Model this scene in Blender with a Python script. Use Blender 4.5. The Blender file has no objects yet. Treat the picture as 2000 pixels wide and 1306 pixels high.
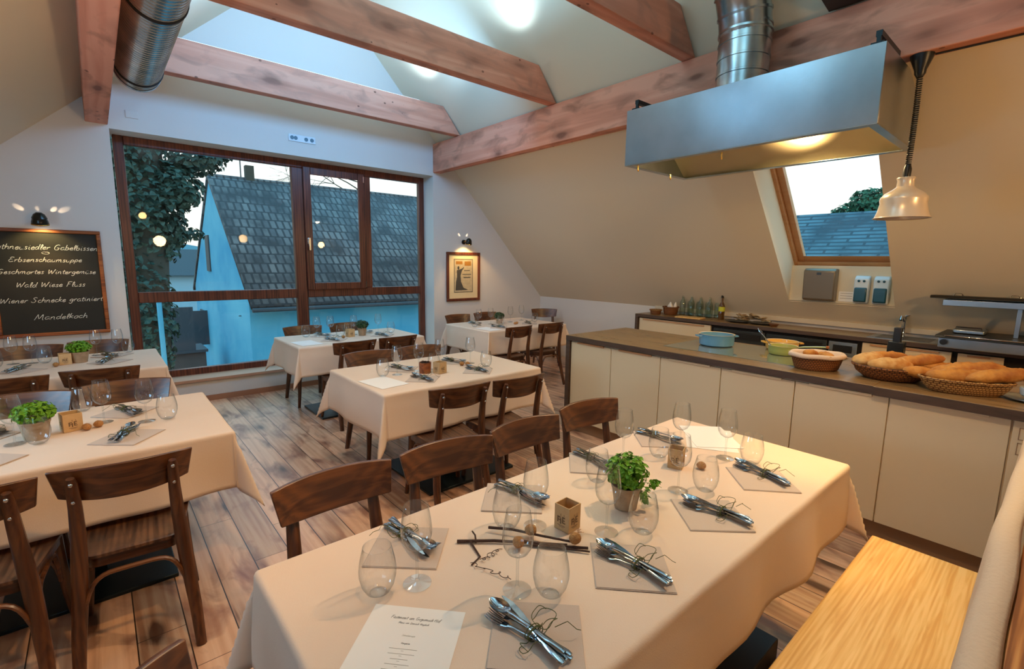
import bpy, math, random
from mathutils import Vector, Matrix
PI = math.pi
S = bpy.context.scene
COL = S.collection
rnd = random.Random(7)

# ---------------------------------------------------------------- camera
F, YAW, PITCH, ROLL, CAMZ = 940.11, 0.711361, 0.148203, 0.0145624, 1.585
cy, sy, cp, sp = math.cos(YAW), math.sin(YAW), math.cos(PITCH), math.sin(PITCH)
fw = Vector((sy*cp, cy*cp, -sp)); r0 = Vector((cy, -sy, 0)); u0 = r0.cross(fw)
cr, sr = math.cos(ROLL), math.sin(ROLL)
rt = cr*r0 + sr*u0; up = -sr*r0 + cr*u0
cam = bpy.data.cameras.new('camera'); camo = bpy.data.objects.new('camera', cam); COL.objects.link(camo)
cam.sensor_width = 36; cam.lens = 36*F/2000; cam.clip_start = 0.02; cam.clip_end = 500
camo.matrix_world = Matrix(((rt.x, up.x, -fw.x, 0), (rt.y, up.y, -fw.y, 0), (rt.z, up.z, -fw.z, CAMZ), (0, 0, 0, 1)))
S.camera = camo

# ---------------------------------------------------------------- world, light, exposure
S.view_settings.view_transform = 'Standard'; S.view_settings.look = 'None'
S.view_settings.gamma = 1; S.view_settings.use_curve_mapping = False
S.view_settings.exposure = 0.0
S.cycles.transparent_max_bounces = 40
S.cycles.max_bounces = 9
S.cycles.sample_clamp_indirect = 6
W = bpy.data.worlds.new('dusk_sky'); S.world = W; W.use_nodes = True
wn = W.node_tree; wn.nodes.clear()
wo = wn.nodes.new('ShaderNodeOutputWorld'); bg = wn.nodes.new('ShaderNodeBackground')
tc = wn.nodes.new('ShaderNodeTexCoord'); sx = wn.nodes.new('ShaderNodeSeparateXYZ'); cr_ = wn.nodes.new('ShaderNodeValToRGB')
wn.links.new(tc.outputs['Generated'], sx.inputs[0]); wn.links.new(sx.outputs['Z'], cr_.inputs[0])
e = cr_.color_ramp.elements
e[0].position = 0.0; e[0].color = (1.0, .86, .74, 1)
e[1].position = 0.75; e[1].color = (.42, 1.15, 1.65, 1)
m_ = cr_.color_ramp.elements.new(0.32); m_.color = (.92, .97, 1.0, 1)
wn.links.new(cr_.outputs[0], bg.inputs[0]); bg.inputs[1].default_value = 1.55
wn.links.new(bg.outputs[0], wo.inputs[0])

def look(o, tgt):
    d = Vector(tgt) - o.location
    o.rotation_euler = d.to_track_quat('-Z', 'Y').to_euler()
def area(name, loc, tgt, sx_, sy_, col, e_):
    l = bpy.data.lights.new(name, 'AREA'); l.shape = 'RECTANGLE'; l.size = sx_; l.size_y = sy_; l.color = col; l.energy = e_
    o = bpy.data.objects.new(name, l); COL.objects.link(o); o.location = loc; look(o, tgt); return o
def spot(name, loc, tgt, deg, col, e_, rad=.04, blend=.6):
    l = bpy.data.lights.new(name, 'SPOT'); l.spot_size = math.radians(deg); l.spot_blend = blend; l.color = col; l.energy = e_; l.shadow_soft_size = rad
    o = bpy.data.objects.new(name, l); COL.objects.link(o); o.location = loc; look(o, tgt); return o
WARM = (1.0, .56, .21); WARM2 = (1.0, .61, .30); COOL = (.34, .68, 1.0)
# added cool fill for unseen roof windows, assumed in the left slope
spot('warm_spot', (1.0, 1.3, 1.9), (-.9, 3.6, 2.6), 100, WARM2, 92, .1, 1)  # warm fill added in mid air to brighten the left slope
area('left_roof_fill', (-1.55, 2.9, 1.75), (2.4, 3.4, 1.9), 1.0, 1.3, COOL, 55)
area('left_roof_fill', (-1.3, 0.4, 1.95), (2.6, 1.6, 2.3), 1.0, 1.3, COOL, 14)
# cool uplights on the tie beams, and added wash lights floating between them
spot('beam_uplight', (3.08, 5.42, 3.60), (3.12, 5.40, 4.2), 110, (.60, .82, 1.0), 17, .03, 1)
spot('beam_uplight', (3.08, 3.72, 3.60), (3.12, 3.72, 4.2), 110, (.60, .82, 1.0), 17, .03, 1)
area('roof_wash_fill', (2.0, 4.8, 3.6), (2.0, 5.2, 5.0), 2.6, .7, (.40, .66, 1.0), 15)
area('left_roof_fill', (.95, 2.5, 3.72), (3.4, 1.6, 2.5), .8, .9, (.26, .64, 1.0), 15)  # cool fill added so the hood front reflects blue
area('roof_wash_fill', (1.8, 2.9, 3.6), (1.7, 3.0, 5.0), 2.4, .7, (.28, .62, 1.0), 52)
area('roof_wash_fill', (1.8, 0.8, 3.6), (1.7, 1.0, 5.0), 2.2, .6, (.22, .58, 1.0), 46)
# warm spots for unseen lamps over tables and kitchen, with added fill among them
spot('warm_spot', (2.6, .66, 3.25), (1.1, .92, .76), 80, (1.0, .64, .34), 150, .035, .8)
spot('warm_spot', (2.0, 2.0, 3.1), (1.25, 1.02, .76), 22, (1.0, .72, .30), 60, .04, 1)
spot('warm_spot', (2.6, 1.9, 3.1), (2.2, 3.2, .76), 75, WARM2, 40, .05, .9)
spot('warm_spot', (.5, .6, 2.9), (-.1, 2.7, .6), 80, WARM, 95, .05, .9)
spot('warm_spot', (2.9, 3.6, 3.1), (4.3, 4.9, .7), 70, WARM2, 32, .05, .9)
spot('warm_spot', (.3, 3.2, 3.1), (-.1, 4.9, .7), 75, WARM2, 26, .05, .9)
spot('warm_spot', (1.7, .4, 2.9), (3.5, 1.4, .5), 85, WARM, 84, .06, 1)
spot('warm_spot', (4.9, -1.0, 2.0), (5.6, 2.6, 1.1), 110, WARM, 36, .08, 1)
spot('warm_spot', (3.0, -1.3, 2.1), (5.4, 1.6, 1.8), 120, WARM, 84, .10, 1)  # warm fill added to brighten the sloping kitchen wall
spot('warm_spot', (2.2, 4.4, 1.95), (5.6, 4.0, 1.7), 120, (1, .62, .34), 34, .10, 1)  # added warm fill, hung in mid air, for the right slope
spot('warm_spot', (1.0, -2.2, 2.6), (1.2, 1.6, .6), 110, WARM, 16, .08, 1)  # added weak fill from behind the camera
spot('warm_spot', (1.0, 3.0, 3.1), (1.1, 3.4, 0), 120, (1.0, .66, .42), 52, .08, 1)  # wide fill added to warm the floor
area('gable_fill_light', (1.9, 4.1, 3.42), (1.9, 6.2, 2.9), 2.6, .3, (.16, .50, 1.0), 42)  # cool fill added to turn the gable wall bluer
spot('warm_spot', (2.05, .30, 3.0), (1.9, .22, .45), 40, (1.0, .70, .28), 46, .05, .7)
spot('warm_spot', (3.05, .55, 2.25), (2.1, .70, 0), 30, (1.0, .62, .16), 75, .03, .8)

# ---------------------------------------------------------------- materials
def srgb(r, g, b):
    f = lambda c: (c/255/12.92) if c/255 <= .04045 else ((c/255+.055)/1.055)**2.4
    return (f(r), f(g), f(b), 1)
MATS = {}
def mat(name, color=(.8, .8, .8, 1), rough=.5, metal=0, spec=.5, coat=0, noise=None, bump=None, emis=None, sub=0, trans=0):
    """noise=(scale(3), amount, color2)  bump=(scale(3), strength)"""
    m = bpy.data.materials.new(name); m.use_nodes = True; nt = m.node_tree
    b = nt.nodes['Principled BSDF']
    b.inputs['Base Color'].default_value = color; b.inputs['Roughness'].default_value = rough
    b.inputs['Metallic'].default_value = metal; b.inputs['Specular IOR Level'].default_value = spec
    b.inputs['Coat Weight'].default_value = coat
    b.inputs['Transmission Weight'].default_value = trans
    if emis: b.inputs['Emission Color'].default_value = emis[0]; b.inputs['Emission Strength'].default_value = emis[1]
    def coords(scale):
        t = nt.nodes.new('ShaderNodeTexCoord'); mp = nt.nodes.new('ShaderNodeMapping')
        mp.inputs['Scale'].default_value = scale; nt.links.new(t.outputs['Object'], mp.inputs[0]); return mp.outputs[0]
    if noise:
        n = nt.nodes.new('ShaderNodeTexNoise'); n.inputs['Scale'].default_value = 1; n.inputs['Detail'].default_value = 5
        nt.links.new(coords(noise[0]), n.inputs['Vector'])
        r = nt.nodes.new('ShaderNodeValToRGB'); r.color_ramp.elements[0].position = .5-noise[1]; r.color_ramp.elements[1].position = .5+noise[1]
        r.color_ramp.elements[0].color = color; r.color_ramp.elements[1].color = noise[2]
        nt.links.new(n.outputs['Fac'], r.inputs[0]); nt.links.new(r.outputs[0], b.inputs['Base Color'])
    if bump:
        n = nt.nodes.new('ShaderNodeTexNoise'); n.inputs['Scale'].default_value = 1; n.inputs['Detail'].default_value = 4
        nt.links.new(coords(bump[0]), n.inputs['Vector'])
        bp = nt.nodes.new('ShaderNodeBump'); bp.inputs['Strength'].default_value = bump[1]; bp.inputs['Distance'].default_value = .01
        nt.links.new(n.outputs['Fac'], bp.inputs['Height']); nt.links.new(bp.outputs[0], b.inputs['Normal'])
    MATS[name] = m; return m

def mth(nt, op, a, b=None, c=None):
    n = nt.nodes.new('ShaderNodeMath'); n.operation = op
    for i, v in enumerate((a, b, c)):
        if v is None: continue
        if isinstance(v, (int, float)): n.inputs[i].default_value = v
        else: nt.links.new(v, n.inputs[i])
    return n.outputs[0]
def mixc(nt, fac, a, b, mode='MIX'):
    n = nt.nodes.new('ShaderNodeMix'); n.data_type = 'RGBA'; n.blend_type = mode
    if isinstance(fac, (int, float)): n.inputs[0].default_value = fac
    else: nt.links.new(fac, n.inputs[0])
    for i, v in ((6, a), (7, b)):
        if isinstance(v, tuple): n.inputs[i].default_value = v
        else: nt.links.new(v, n.inputs[i])
    return n.outputs[2]
def ramp(nt, fac, stops):
    r = nt.nodes.new('ShaderNodeValToRGB'); els = r.color_ramp.elements
    els[0].position, els[0].color = stops[0]; els[1].position, els[1].color = stops[-1]
    for p, c in stops[1:-1]:
        x = els.new(p); x.color = c
    nt.links.new(fac, r.inputs[0]); return r.outputs[0]
def noise(nt, vec, scale, det=4, dist=0):
    n = nt.nodes.new('ShaderNodeTexNoise'); n.inputs['Scale'].default_value = scale; n.inputs['Detail'].default_value = det
    n.inputs['Distortion'].default_value = dist; nt.links.new(vec, n.inputs['Vector']); return n.outputs['Fac']
def mapping(nt, vec, scale, loc=None):
    mp = nt.nodes.new('ShaderNodeMapping'); mp.inputs['Scale'].default_value = scale
    nt.links.new(vec, mp.inputs[0])
    if loc is not None: nt.links.new(loc, mp.inputs['Location'])
    return mp.outputs[0]

def wood(name, axis, light, mid, dark, knot, plank=0, grain=1.0, rough=.45, coat=0, knots=1.0, seam=None, blotch=None, bumpk=.15, wave=.12, dots=0):
    """axis 0/1/2 = direction of the grain in object space; plank>0 = boards of that width across it"""
    m = bpy.data.materials.new(name); m.use_nodes = True; nt = m.node_tree; b = nt.nodes['Principled BSDF']
    tcn = nt.nodes.new('ShaderNodeTexCoord'); vec = tcn.outputs['Object']
    sep = nt.nodes.new('ShaderNodeSeparateXYZ'); nt.links.new(vec, sep.inputs[0])
    across = sep.outputs[0 if axis == 1 else 1]; along = sep.outputs[axis]
    if axis == 2: across = sep.outputs[0]
    loc = None; seamf = None; rv = None
    if plank:
        pi = mth(nt, 'FLOOR', mth(nt, 'DIVIDE', across, plank))
        fr = mth(nt, 'FRACT', mth(nt, 'DIVIDE', across, plank))
        wn_ = nt.nodes.new('ShaderNodeTexWhiteNoise'); wn_.noise_dimensions = '1D'; nt.links.new(pi, wn_.inputs['W'])
        off = nt.nodes.new('ShaderNodeCombineXYZ')
        nt.links.new(mth(nt, 'MULTIPLY', wn_.outputs['Value'], 37.0), off.inputs[axis])
        nt.links.new(mth(nt, 'MULTIPLY', wn_.outputs['Value'], 11.0), off.inputs[0 if axis else 1])
        loc = off.outputs[0]; rv = wn_.outputs['Value']
        # cross seams
        al = mth(nt, 'ADD', mth(nt, 'DIVIDE', along, 3.1), mth(nt, 'MULTIPLY', rv, 9.0))
        rv2n = nt.nodes.new('ShaderNodeTexWhiteNoise'); rv2n.noise_dimensions = '2D'
        cc = nt.nodes.new('ShaderNodeCombineXYZ'); nt.links.new(pi, cc.inputs[0]); nt.links.new(mth(nt, 'FLOOR', al), cc.inputs[1])
        nt.links.new(cc.outputs[0], rv2n.inputs['Vector']); rv = rv2n.outputs['Value']
        fa = mth(nt, 'FRACT', al)
        s1 = mth(nt, 'LESS_THAN', fr, .012/plank*.25); s2 = mth(nt, 'GREATER_THAN', fr, 1-.012/plank*.15)
        s3 = mth(nt, 'LESS_THAN', fa, .0010)
        seamf = mth(nt, 'MAXIMUM', mth(nt, 'MAXIMUM', s1, s2), s3)
    sc = [18*grain]*3; sc[axis] = 1.0*grain
    gv = mapping(nt, vec, tuple(sc), loc)
    g = noise(nt, gv, 1.0, 6, 1.2)
    wv = nt.nodes.new('ShaderNodeTexWave'); wv.wave_type = 'BANDS'; wv.bands_direction = 'X' if axis != 0 else 'Y'
    wsc = [9*grain]*3; wsc[axis] = .55*grain
    wv.inputs['Scale'].default_value = 1.0; wv.inputs['Distortion'].default_value = 5.0; wv.inputs['Detail'].default_value = 2; wv.inputs['Detail Scale'].default_value = .6
    nt.links.new(mapping(nt, vec, tuple(wsc), loc), wv.inputs['Vector'])
    fac = mth(nt, 'ADD', mth(nt, 'MULTIPLY', g, 1-wave), mth(nt, 'MULTIPLY', wv.outputs['Fac'], wave))
    colr = ramp(nt, fac, [(.36, dark), (.5, mid), (.62, light)])
    if rv is not None:
        colr = mixc(nt, mth(nt, 'MULTIPLY', rv, .5), colr, mid)
        tint = ramp(nt, rv, [(0.0, (.72, .72, .72, 1)), (1.0, (1.15, 1.1, 1.05, 1))])
        colr = mixc(nt, 1.0, colr, tint, 'MULTIPLY')
    if blotch:
        bs = [7.0]*3; bs[axis] = 3.0
        bl = noise(nt, mapping(nt, vec, tuple(bs), loc), 1.0, 5, .6)
        colr = mixc(nt, ramp(nt, bl, [(.50, (0, 0, 0, 1)), (.72, (1, 1, 1, 1))]), colr, blotch)
    if knots:
        ks = [4.6]*3; ks[axis] = 1.9
        v = nt.nodes.new('ShaderNodeTexVoronoi'); v.inputs['Scale'].default_value = 1.0
        nt.links.new(mapping(nt, vec, tuple(ks), loc), v.inputs['Vector'])
        kd = mth(nt, 'ADD', v.outputs['Distance'], mth(nt, 'MULTIPLY', g, .22))
        kf = ramp(nt, kd, [(.22, (1, 1, 1, 1)), (.30, (.42, .42, .42, 1)), (.52, (0, 0, 0, 1))])
        kf2 = mth(nt, 'MULTIPLY', kf, knots)
        colr = mixc(nt, kf2, colr, knot)
    if dots:
        v2 = nt.nodes.new('ShaderNodeTexVoronoi'); v2.inputs['Scale'].default_value = 1.0; ds = [13.0]*3; ds[axis] = 9.0
        nt.links.new(mapping(nt, vec, tuple(ds), loc), v2.inputs['Vector'])
        sp2 = nt.nodes.new('ShaderNodeSeparateColor'); nt.links.new(v2.outputs['Color'], sp2.inputs[0])
        df = mth(nt, 'MULTIPLY', mth(nt, 'LESS_THAN', v2.outputs['Distance'], .13), mth(nt, 'GREATER_THAN', sp2.outputs[0], 1-dots))
        colr = mixc(nt, mth(nt, 'MULTIPLY', df, .8), colr, knot)
    if seamf is not None:
        colr = mixc(nt, seamf, colr, seam or (.03, .015, .008, 1))
    nt.links.new(colr, b.inputs['Base Color'])
    rr = mth(nt, 'ADD', mth(nt, 'MULTIPLY', g, .2), rough-.1); nt.links.new(rr, b.inputs['Roughness'])
    b.inputs['Coat Weight'].default_value = coat; b.inputs['Coat Roughness'].default_value = .25
    bp = nt.nodes.new('ShaderNodeBump'); bp.inputs['Strength'].default_value = bumpk; bp.inputs['Distance'].default_value = .004
    nt.links.new(fac, bp.inputs['Height']); nt.links.new(bp.outputs[0], b.inputs['Normal'])
    MATS[name] = m; return m

def glass(name, tint=(.99, .995, .995, 1), edge=(.74, .78, .80, 1), base=.02, k=.75, power=3.0, rough=.02):
    m = bpy.data.materials.new(name); m.use_nodes = True; nt = m.node_tree; nt.nodes.clear()
    out = nt.nodes.new('ShaderNodeOutputMaterial'); tr = nt.nodes.new('ShaderNodeBsdfTransparent'); gl = nt.nodes.new('ShaderNodeBsdfGlossy')
    gl.inputs['Roughness'].default_value = rough
    lw = nt.nodes.new('ShaderNodeLayerWeight'); lw.inputs['Blend'].default_value = .5
    fp = mth(nt, 'POWER', lw.outputs['Facing'], power)
    nt.links.new(mixc(nt, mth(nt, 'POWER', lw.outputs['Facing'], 2.2), tint, edge), tr.inputs['Color'])
    mx = nt.nodes.new('ShaderNodeMixShader'); nt.links.new(mth(nt, 'ADD', mth(nt, 'MULTIPLY', fp, k), base), mx.inputs[0])
    nt.links.new(tr.outputs[0], mx.inputs[1]); nt.links.new(gl.outputs[0], mx.inputs[2]); nt.links.new(mx.outputs[0], out.inputs[0])
    MATS[name] = m; return m

PLASTER = mat('plaster_white', srgb(226, 220, 212), .9, bump=((9, 9, 9), .12))
PLASTER_S = mat('plaster_slope', srgb(226, 211, 184), .9, bump=((7, 7, 7), .12))
FLOORM = wood('pine_floor', 1, srgb(232, 196, 166), srgb(222, 180, 148), srgb(198, 150, 118), srgb(58, 30, 18), plank=.17, grain=.9, rough=.36, coat=.25, knots=.9, blotch=srgb(142, 92, 72), bumpk=.3)
BEAMX = wood('beam_wood_x', 0, srgb(226, 158, 130), srgb(218, 146, 118), srgb(204, 132, 104), srgb(110, 62, 44), grain=.5, rough=.7, knots=.6, blotch=srgb(178, 122, 100), dots=.3)
BEAMY = wood('beam_wood_y', 1, srgb(226, 156, 128), srgb(218, 144, 116), srgb(204, 130, 102), srgb(100, 56, 40), grain=.5, rough=.7, knots=.8, blotch=srgb(170, 112, 88), dots=.4)
BENCHM = wood('bench_pine', 0, srgb(240, 200, 132), srgb(232, 188, 114), srgb(220, 168, 94), srgb(130, 78, 30), plank=.0, grain=2.6, rough=.45, coat=.1, knots=.35)
PANELM = wood('honey_panel', 0, srgb(214, 150, 84), srgb(190, 120, 60), srgb(140, 78, 34), srgb(90, 46, 18), grain=2.0, rough=.4, coat=.2, knots=.4)
CHAIRM = wood('chair_walnut', 0, srgb(112, 66, 32), srgb(92, 52, 25), srgb(68, 36, 17), srgb(34, 18, 10), grain=1.6, rough=.36, coat=.35, knots=0)
CHAIRZ = wood('chair_walnut_leg', 2, srgb(102, 60, 30), srgb(84, 46, 23), srgb(62, 33, 16), srgb(34, 18, 10), grain=1.8, rough=.36, coat=.35, knots=0)
SEATM = wood('seat_worn', 1, srgb(112, 76, 50), srgb(86, 54, 34), srgb(58, 36, 24), srgb(36, 22, 14), grain=1.5, rough=.42, coat=.2, knots=0, blotch=srgb(70, 46, 34))
FRAMEM = wood('window_frame_wood', 2, srgb(124, 62, 36), srgb(104, 48, 28), srgb(78, 34, 20), srgb(50, 22, 12), grain=1.2, rough=.4, coat=.2, knots=0)
SKYFR = mat('skylight_pine', srgb(206, 156, 110), .45, noise=((4, 4, 30), .3, srgb(188, 134, 88)))
CLOTH = mat('linen_cream', srgb(238, 214, 192), .88, noise=((3, 3, 3), .4, srgb(229, 203, 179)), bump=((320, 320, 320), .12), spec=.2)
NAPKIN = mat('linen_napkin', srgb(206, 186, 170), .9, bump=((400, 400, 400), .15), spec=.2)
THROW = mat('linen_throw', srgb(216, 192, 166), .9, bump=((120, 120, 120), .2), spec=.2)
STEEL = mat('brushed_steel', srgb(186, 196, 202), .30, 1, bump=((3, 60, 60), .03), noise=((2.5, 2.5, 2.5), .3, srgb(150, 160, 166)))
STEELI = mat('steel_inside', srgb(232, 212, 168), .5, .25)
CUT = mat('cutlery_steel', srgb(164, 168, 172), .12, 1)
CHROME = mat('chrome', srgb(220, 222, 224), .1, 1)
BLACK = mat('black_plastic', srgb(24, 24, 24), .35)
BLACKM = mat('black_steel', srgb(30, 42, 46), .4, .4)
RUBBER = mat('dark_rubber', srgb(20, 18, 18), .7)
WORKT = wood('worktop_laminate_lit', 1, srgb(166, 132, 88), srgb(148, 116, 76), srgb(126, 98, 64), srgb(80, 60, 44), grain=2.2, rough=.3, knots=0, bumpk=.05)  # brown laminate, with the golden gleam of lamp light painted into its colour
WORKL = mat('worktop_edge', srgb(92, 70, 56), .5, noise=((8, 8, 60), .3, srgb(66, 50, 40)))
CABM = mat('cabinet_cream', srgb(230, 210, 174), .4, coat=.1)
PLINTH = mat('plinth_brown', srgb(150, 118, 88), .5)
DARKGAP = mat('dark_gap', srgb(26, 20, 16), .8)
APPL = mat('appliance_dark', srgb(64, 70, 72), .3, .5)
CHALKB = mat('chalkboard', srgb(34, 34, 28), .75, noise=((5, 5, 5), .35, srgb(44, 42, 34)))
CHALK = mat('chalk', srgb(226, 226, 216), .95)
CHFRAME = wood('board_frame_wood', 0, srgb(170, 96, 44), srgb(148, 78, 34), srgb(110, 54, 22), srgb(60, 28, 12), grain=1.5, rough=.4, knots=0)
PAPER = mat('paper', srgb(246, 240, 232), .85)
INK = mat('ink', srgb(52, 42, 40), .8)
INKL = mat('ink_pale', srgb(150, 138, 120), .8)
MAT_ = mat('picture_mount', srgb(236, 214, 166), .9)
PRINT = mat('picture_print', srgb(214, 196, 156), .9, noise=((30, 30, 30), .25, srgb(186, 166, 130)))
PRINTD = mat('print_dark', srgb(78, 74, 66), .9)
PRINTR = mat('print_ochre', srgb(170, 116, 44), .9)
LAMPBLK = mat('lamp_black', srgb(18, 22, 16), .25)
BRASS = mat('lamp_brass', srgb(220, 176, 96), .25, 1)
GLOW = mat('lamp_glow', (1, .8, .5, 1), .5, emis=((1, .72, .38, 1), 14))
LED = mat('led_white', (1, 1, 1, 1), .5, emis=((.80, .93, 1, 1), 2.2))
HEATL = mat('heat_lamp_enamel', srgb(228, 208, 182), .3, .2, coat=.4)
GLASS = glass('wine_glass', edge=(.52, .58, .62, 1), base=.07, k=.66, power=2.8)
GLASSF = glass('glass_foot', tint=(.97, .98, .985, 1), base=.035, k=.5, power=2.0, rough=.06)
PANE = glass('window_pane', tint=(.90, .97, .98, 1), edge=(.8, .9, .92, 1), base=.02, k=.5, power=5)
BOTTLE = glass('bottle_glass', tint=(.80, .86, .80, 1), edge=(.25, .32, .28, 1), base=.06)
OIL = mat('olive_oil', srgb(110, 70, 14), .1, trans=.4, coat=.6)
LABELM = mat('bottle_label', srgb(196, 200, 60), .7)
GALV = None
TERRA = mat('weathered_pot', srgb(186, 160, 128), .8, noise=((25, 25, 25), .3, srgb(150, 122, 94)), bump=((60, 60, 60), .4))
SOIL = mat('soil', srgb(46, 32, 22), .95, bump=((80, 80, 80), .6))
LEAF = mat('leaf_green', srgb(86, 140, 26), .5, noise=((40, 40, 40), .3, srgb(120, 172, 40)), spec=.3)
LEAFD = mat('leaf_dark', srgb(52, 74, 40), .5, noise=((40, 40, 40), .3, srgb(70, 92, 54)), spec=.3)
LANT = mat('paper_lantern', srgb(214, 178, 128), .7, noise=((40, 40, 40), .35, srgb(200, 160, 110)))
LANTI = mat('print_brown', srgb(120, 92, 62), .8)
NUT = mat('walnut', srgb(208, 152, 88), .7, noise=((120, 120, 120), .3, srgb(164, 108, 56)), bump=((220, 220, 220), .8))
TWIG = mat('twig_bark', srgb(74, 48, 36), .8, bump=((200, 200, 200), .5))
TWINE = mat('vine_tendril', srgb(84, 88, 40), .7)
ENBLUE = mat('enamel_blue', srgb(104, 160, 196), .22, coat=.5)
ENGREEN = mat('enamel_green', srgb(170, 176, 96), .22, coat=.5)
ENYEL = mat('enamel_yellow', srgb(226, 176, 84), .22, coat=.5)
ENCREAM = mat('enamel_cream', srgb(246, 224, 178), .25, coat=.4)
HOB = mat('hob_glass', srgb(150, 150, 128), .08, .2, coat=.8)
BREAD = mat('bread_crust', srgb(222, 158, 74), .65, noise=((14, 14, 14), .18, srgb(166, 94, 32)), bump=((50, 50, 50), .5))
FLOURM = mat('bread_floured', srgb(236, 196, 130), .75, noise=((18, 18, 18), .2, srgb(196, 128, 56)), bump=((50, 50, 50), .4))
OUTWALL = mat('white_wall_blue_cast', srgb(104, 182, 206), .9, noise=((.5, .5, .7), .22, srgb(52, 146, 186)), bump=((3, 3, 3), .5))  # blue of the cool outdoor light painted into the white wall's colour
DARKW = mat('shutter_wood', srgb(60, 66, 72), .7)
GRASS = mat('meadow_green', srgb(70, 150, 90), .9)
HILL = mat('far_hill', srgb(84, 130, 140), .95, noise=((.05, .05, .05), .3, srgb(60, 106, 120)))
YARD = mat('yard_earth', srgb(96, 84, 78), .9, noise=((1, 1, 1), .3, srgb(70, 62, 60)))
BARK = mat('ivy_bark', srgb(64, 66, 58), .9, bump=((8, 8, 8), .8))
IVY = mat('ivy_leaf', srgb(36, 62, 54), .6, noise=((2, 2, 2), .3, srgb(54, 88, 76)))
DISPG = mat('dispenser_grey', srgb(128, 116, 100), .35, .5)
DISPW = mat('dispenser_white', srgb(200, 214, 222), .3)
DISPB = mat('dispenser_blue', srgb(22, 74, 92), .2)
SOCK = mat('socket_plastic', srgb(224, 230, 232), .4)

def galv():
    m = bpy.data.materials.new('galvanised_duct'); m.use_nodes = True; nt = m.node_tree; b = nt.nodes['Principled BSDF']
    b.inputs['Metallic'].default_value = 1
    t = nt.nodes.new('ShaderNodeTexCoord')
    n = noise(nt, mapping(nt, t.outputs['Object'], (6, 6, 6)), 1, 3)
    nt.links.new(ramp(nt, n, [(.3, srgb(160, 172, 178)), (.7, srgb(205, 210, 208))]), b.inputs['Base Color'])
    b.inputs['Roughness'].default_value = .26
    MATS['galv'] = m; return m
GALV = galv()
def wicker(name, c1, c2, sc=60):
    m = bpy.data.materials.new(name); m.use_nodes = True; nt = m.node_tree; b = nt.nodes['Principled BSDF']
    t = nt.nodes.new('ShaderNodeTexCoord'); ck = nt.nodes.new('ShaderNodeTexBrick')
    sep = nt.nodes.new('ShaderNodeSeparateXYZ'); nt.links.new(t.outputs['Object'], sep.inputs[0])
    ang = mth(nt, 'ARCTAN2', sep.outputs[1], sep.outputs[0]); cb = nt.nodes.new('ShaderNodeCombineXYZ')
    nt.links.new(mth(nt, 'MULTIPLY', ang, .14), cb.inputs[0]); nt.links.new(sep.outputs[2], cb.inputs[1])
    nt.links.new(cb.outputs[0], ck.inputs['Vector'])
    ck.inputs['Scale'].default_value = sc; ck.inputs['Color1'].default_value = c1; ck.inputs['Color2'].default_value = c1
    ck.inputs['Mortar'].default_value = c2; ck.inputs['Mortar Size'].default_value = .10; ck.inputs['Brick Width'].default_value = .8; ck.inputs['Row Height'].default_value = .5
    nt.links.new(ck.outputs['Color'], b.inputs['Base Color']); b.inputs['Roughness'].default_value = .6
    bp = nt.nodes.new('ShaderNodeBump'); bp.inputs['Strength'].default_value = .8; bp.inputs['Distance'].default_value = .004; bp.invert = True
    nt.links.new(ck.outputs['Fac'], bp.inputs['Height']); nt.links.new(bp.outputs[0], b.inputs['Normal'])
    MATS[name] = m; return m
WICK = wicker('wicker_tan', srgb(200, 154, 90), srgb(112, 70, 32), 42)
WICKD = wicker('wicker_brown', srgb(160, 100, 50), srgb(74, 38, 16), 42)
def tiles(name, c1, c2, mort, bw, rh):
    m = bpy.data.materials.new(name); m.use_nodes = True; nt = m.node_tree; b = nt.nodes['Principled BSDF']
    t = nt.nodes.new('ShaderNodeTexCoord'); ck = nt.nodes.new('ShaderNodeTexBrick')
    nt.links.new(t.outputs['UV'], ck.inputs['Vector']); ck.inputs['Scale'].default_value = 1
    ck.inputs['Color1'].default_value = c1; ck.inputs['Color2'].default_value = c2; ck.inputs['Mortar'].default_value = mort
    ck.inputs['Mortar Size'].default_value = .03; ck.inputs['Brick Width'].default_value = bw; ck.inputs['Row Height'].default_value = rh
    n = noise(nt, mapping(nt, t.outputs['UV'], (1.2, 1.2, 1)), 1, 6)
    c = mixc(nt, ramp(nt, n, [(.4, (0, 0, 0, 1)), (.65, (1, 1, 1, 1))]), ck.outputs['Color'], mort)
    nt.links.new(c, b.inputs['Base Color']); b.inputs['Roughness'].default_value = .85
    bp = nt.nodes.new('ShaderNodeBump'); bp.inputs['Strength'].default_value = 1; bp.inputs['Distance'].default_value = .03; bp.invert = True
    nt.links.new(ck.outputs['Fac'], bp.inputs['Height']); nt.links.new(bp.outputs[0], b.inputs['Normal'])
    MATS[name] = m; return m
TILE = tiles('roof_tiles', srgb(112, 112, 112), srgb(86, 88, 92), srgb(50, 52, 56), .20, .42)
TILE2 = tiles('roof_tiles_blue', srgb(84, 116, 126), srgb(74, 104, 116), srgb(44, 64, 74), .8, .16)

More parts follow.
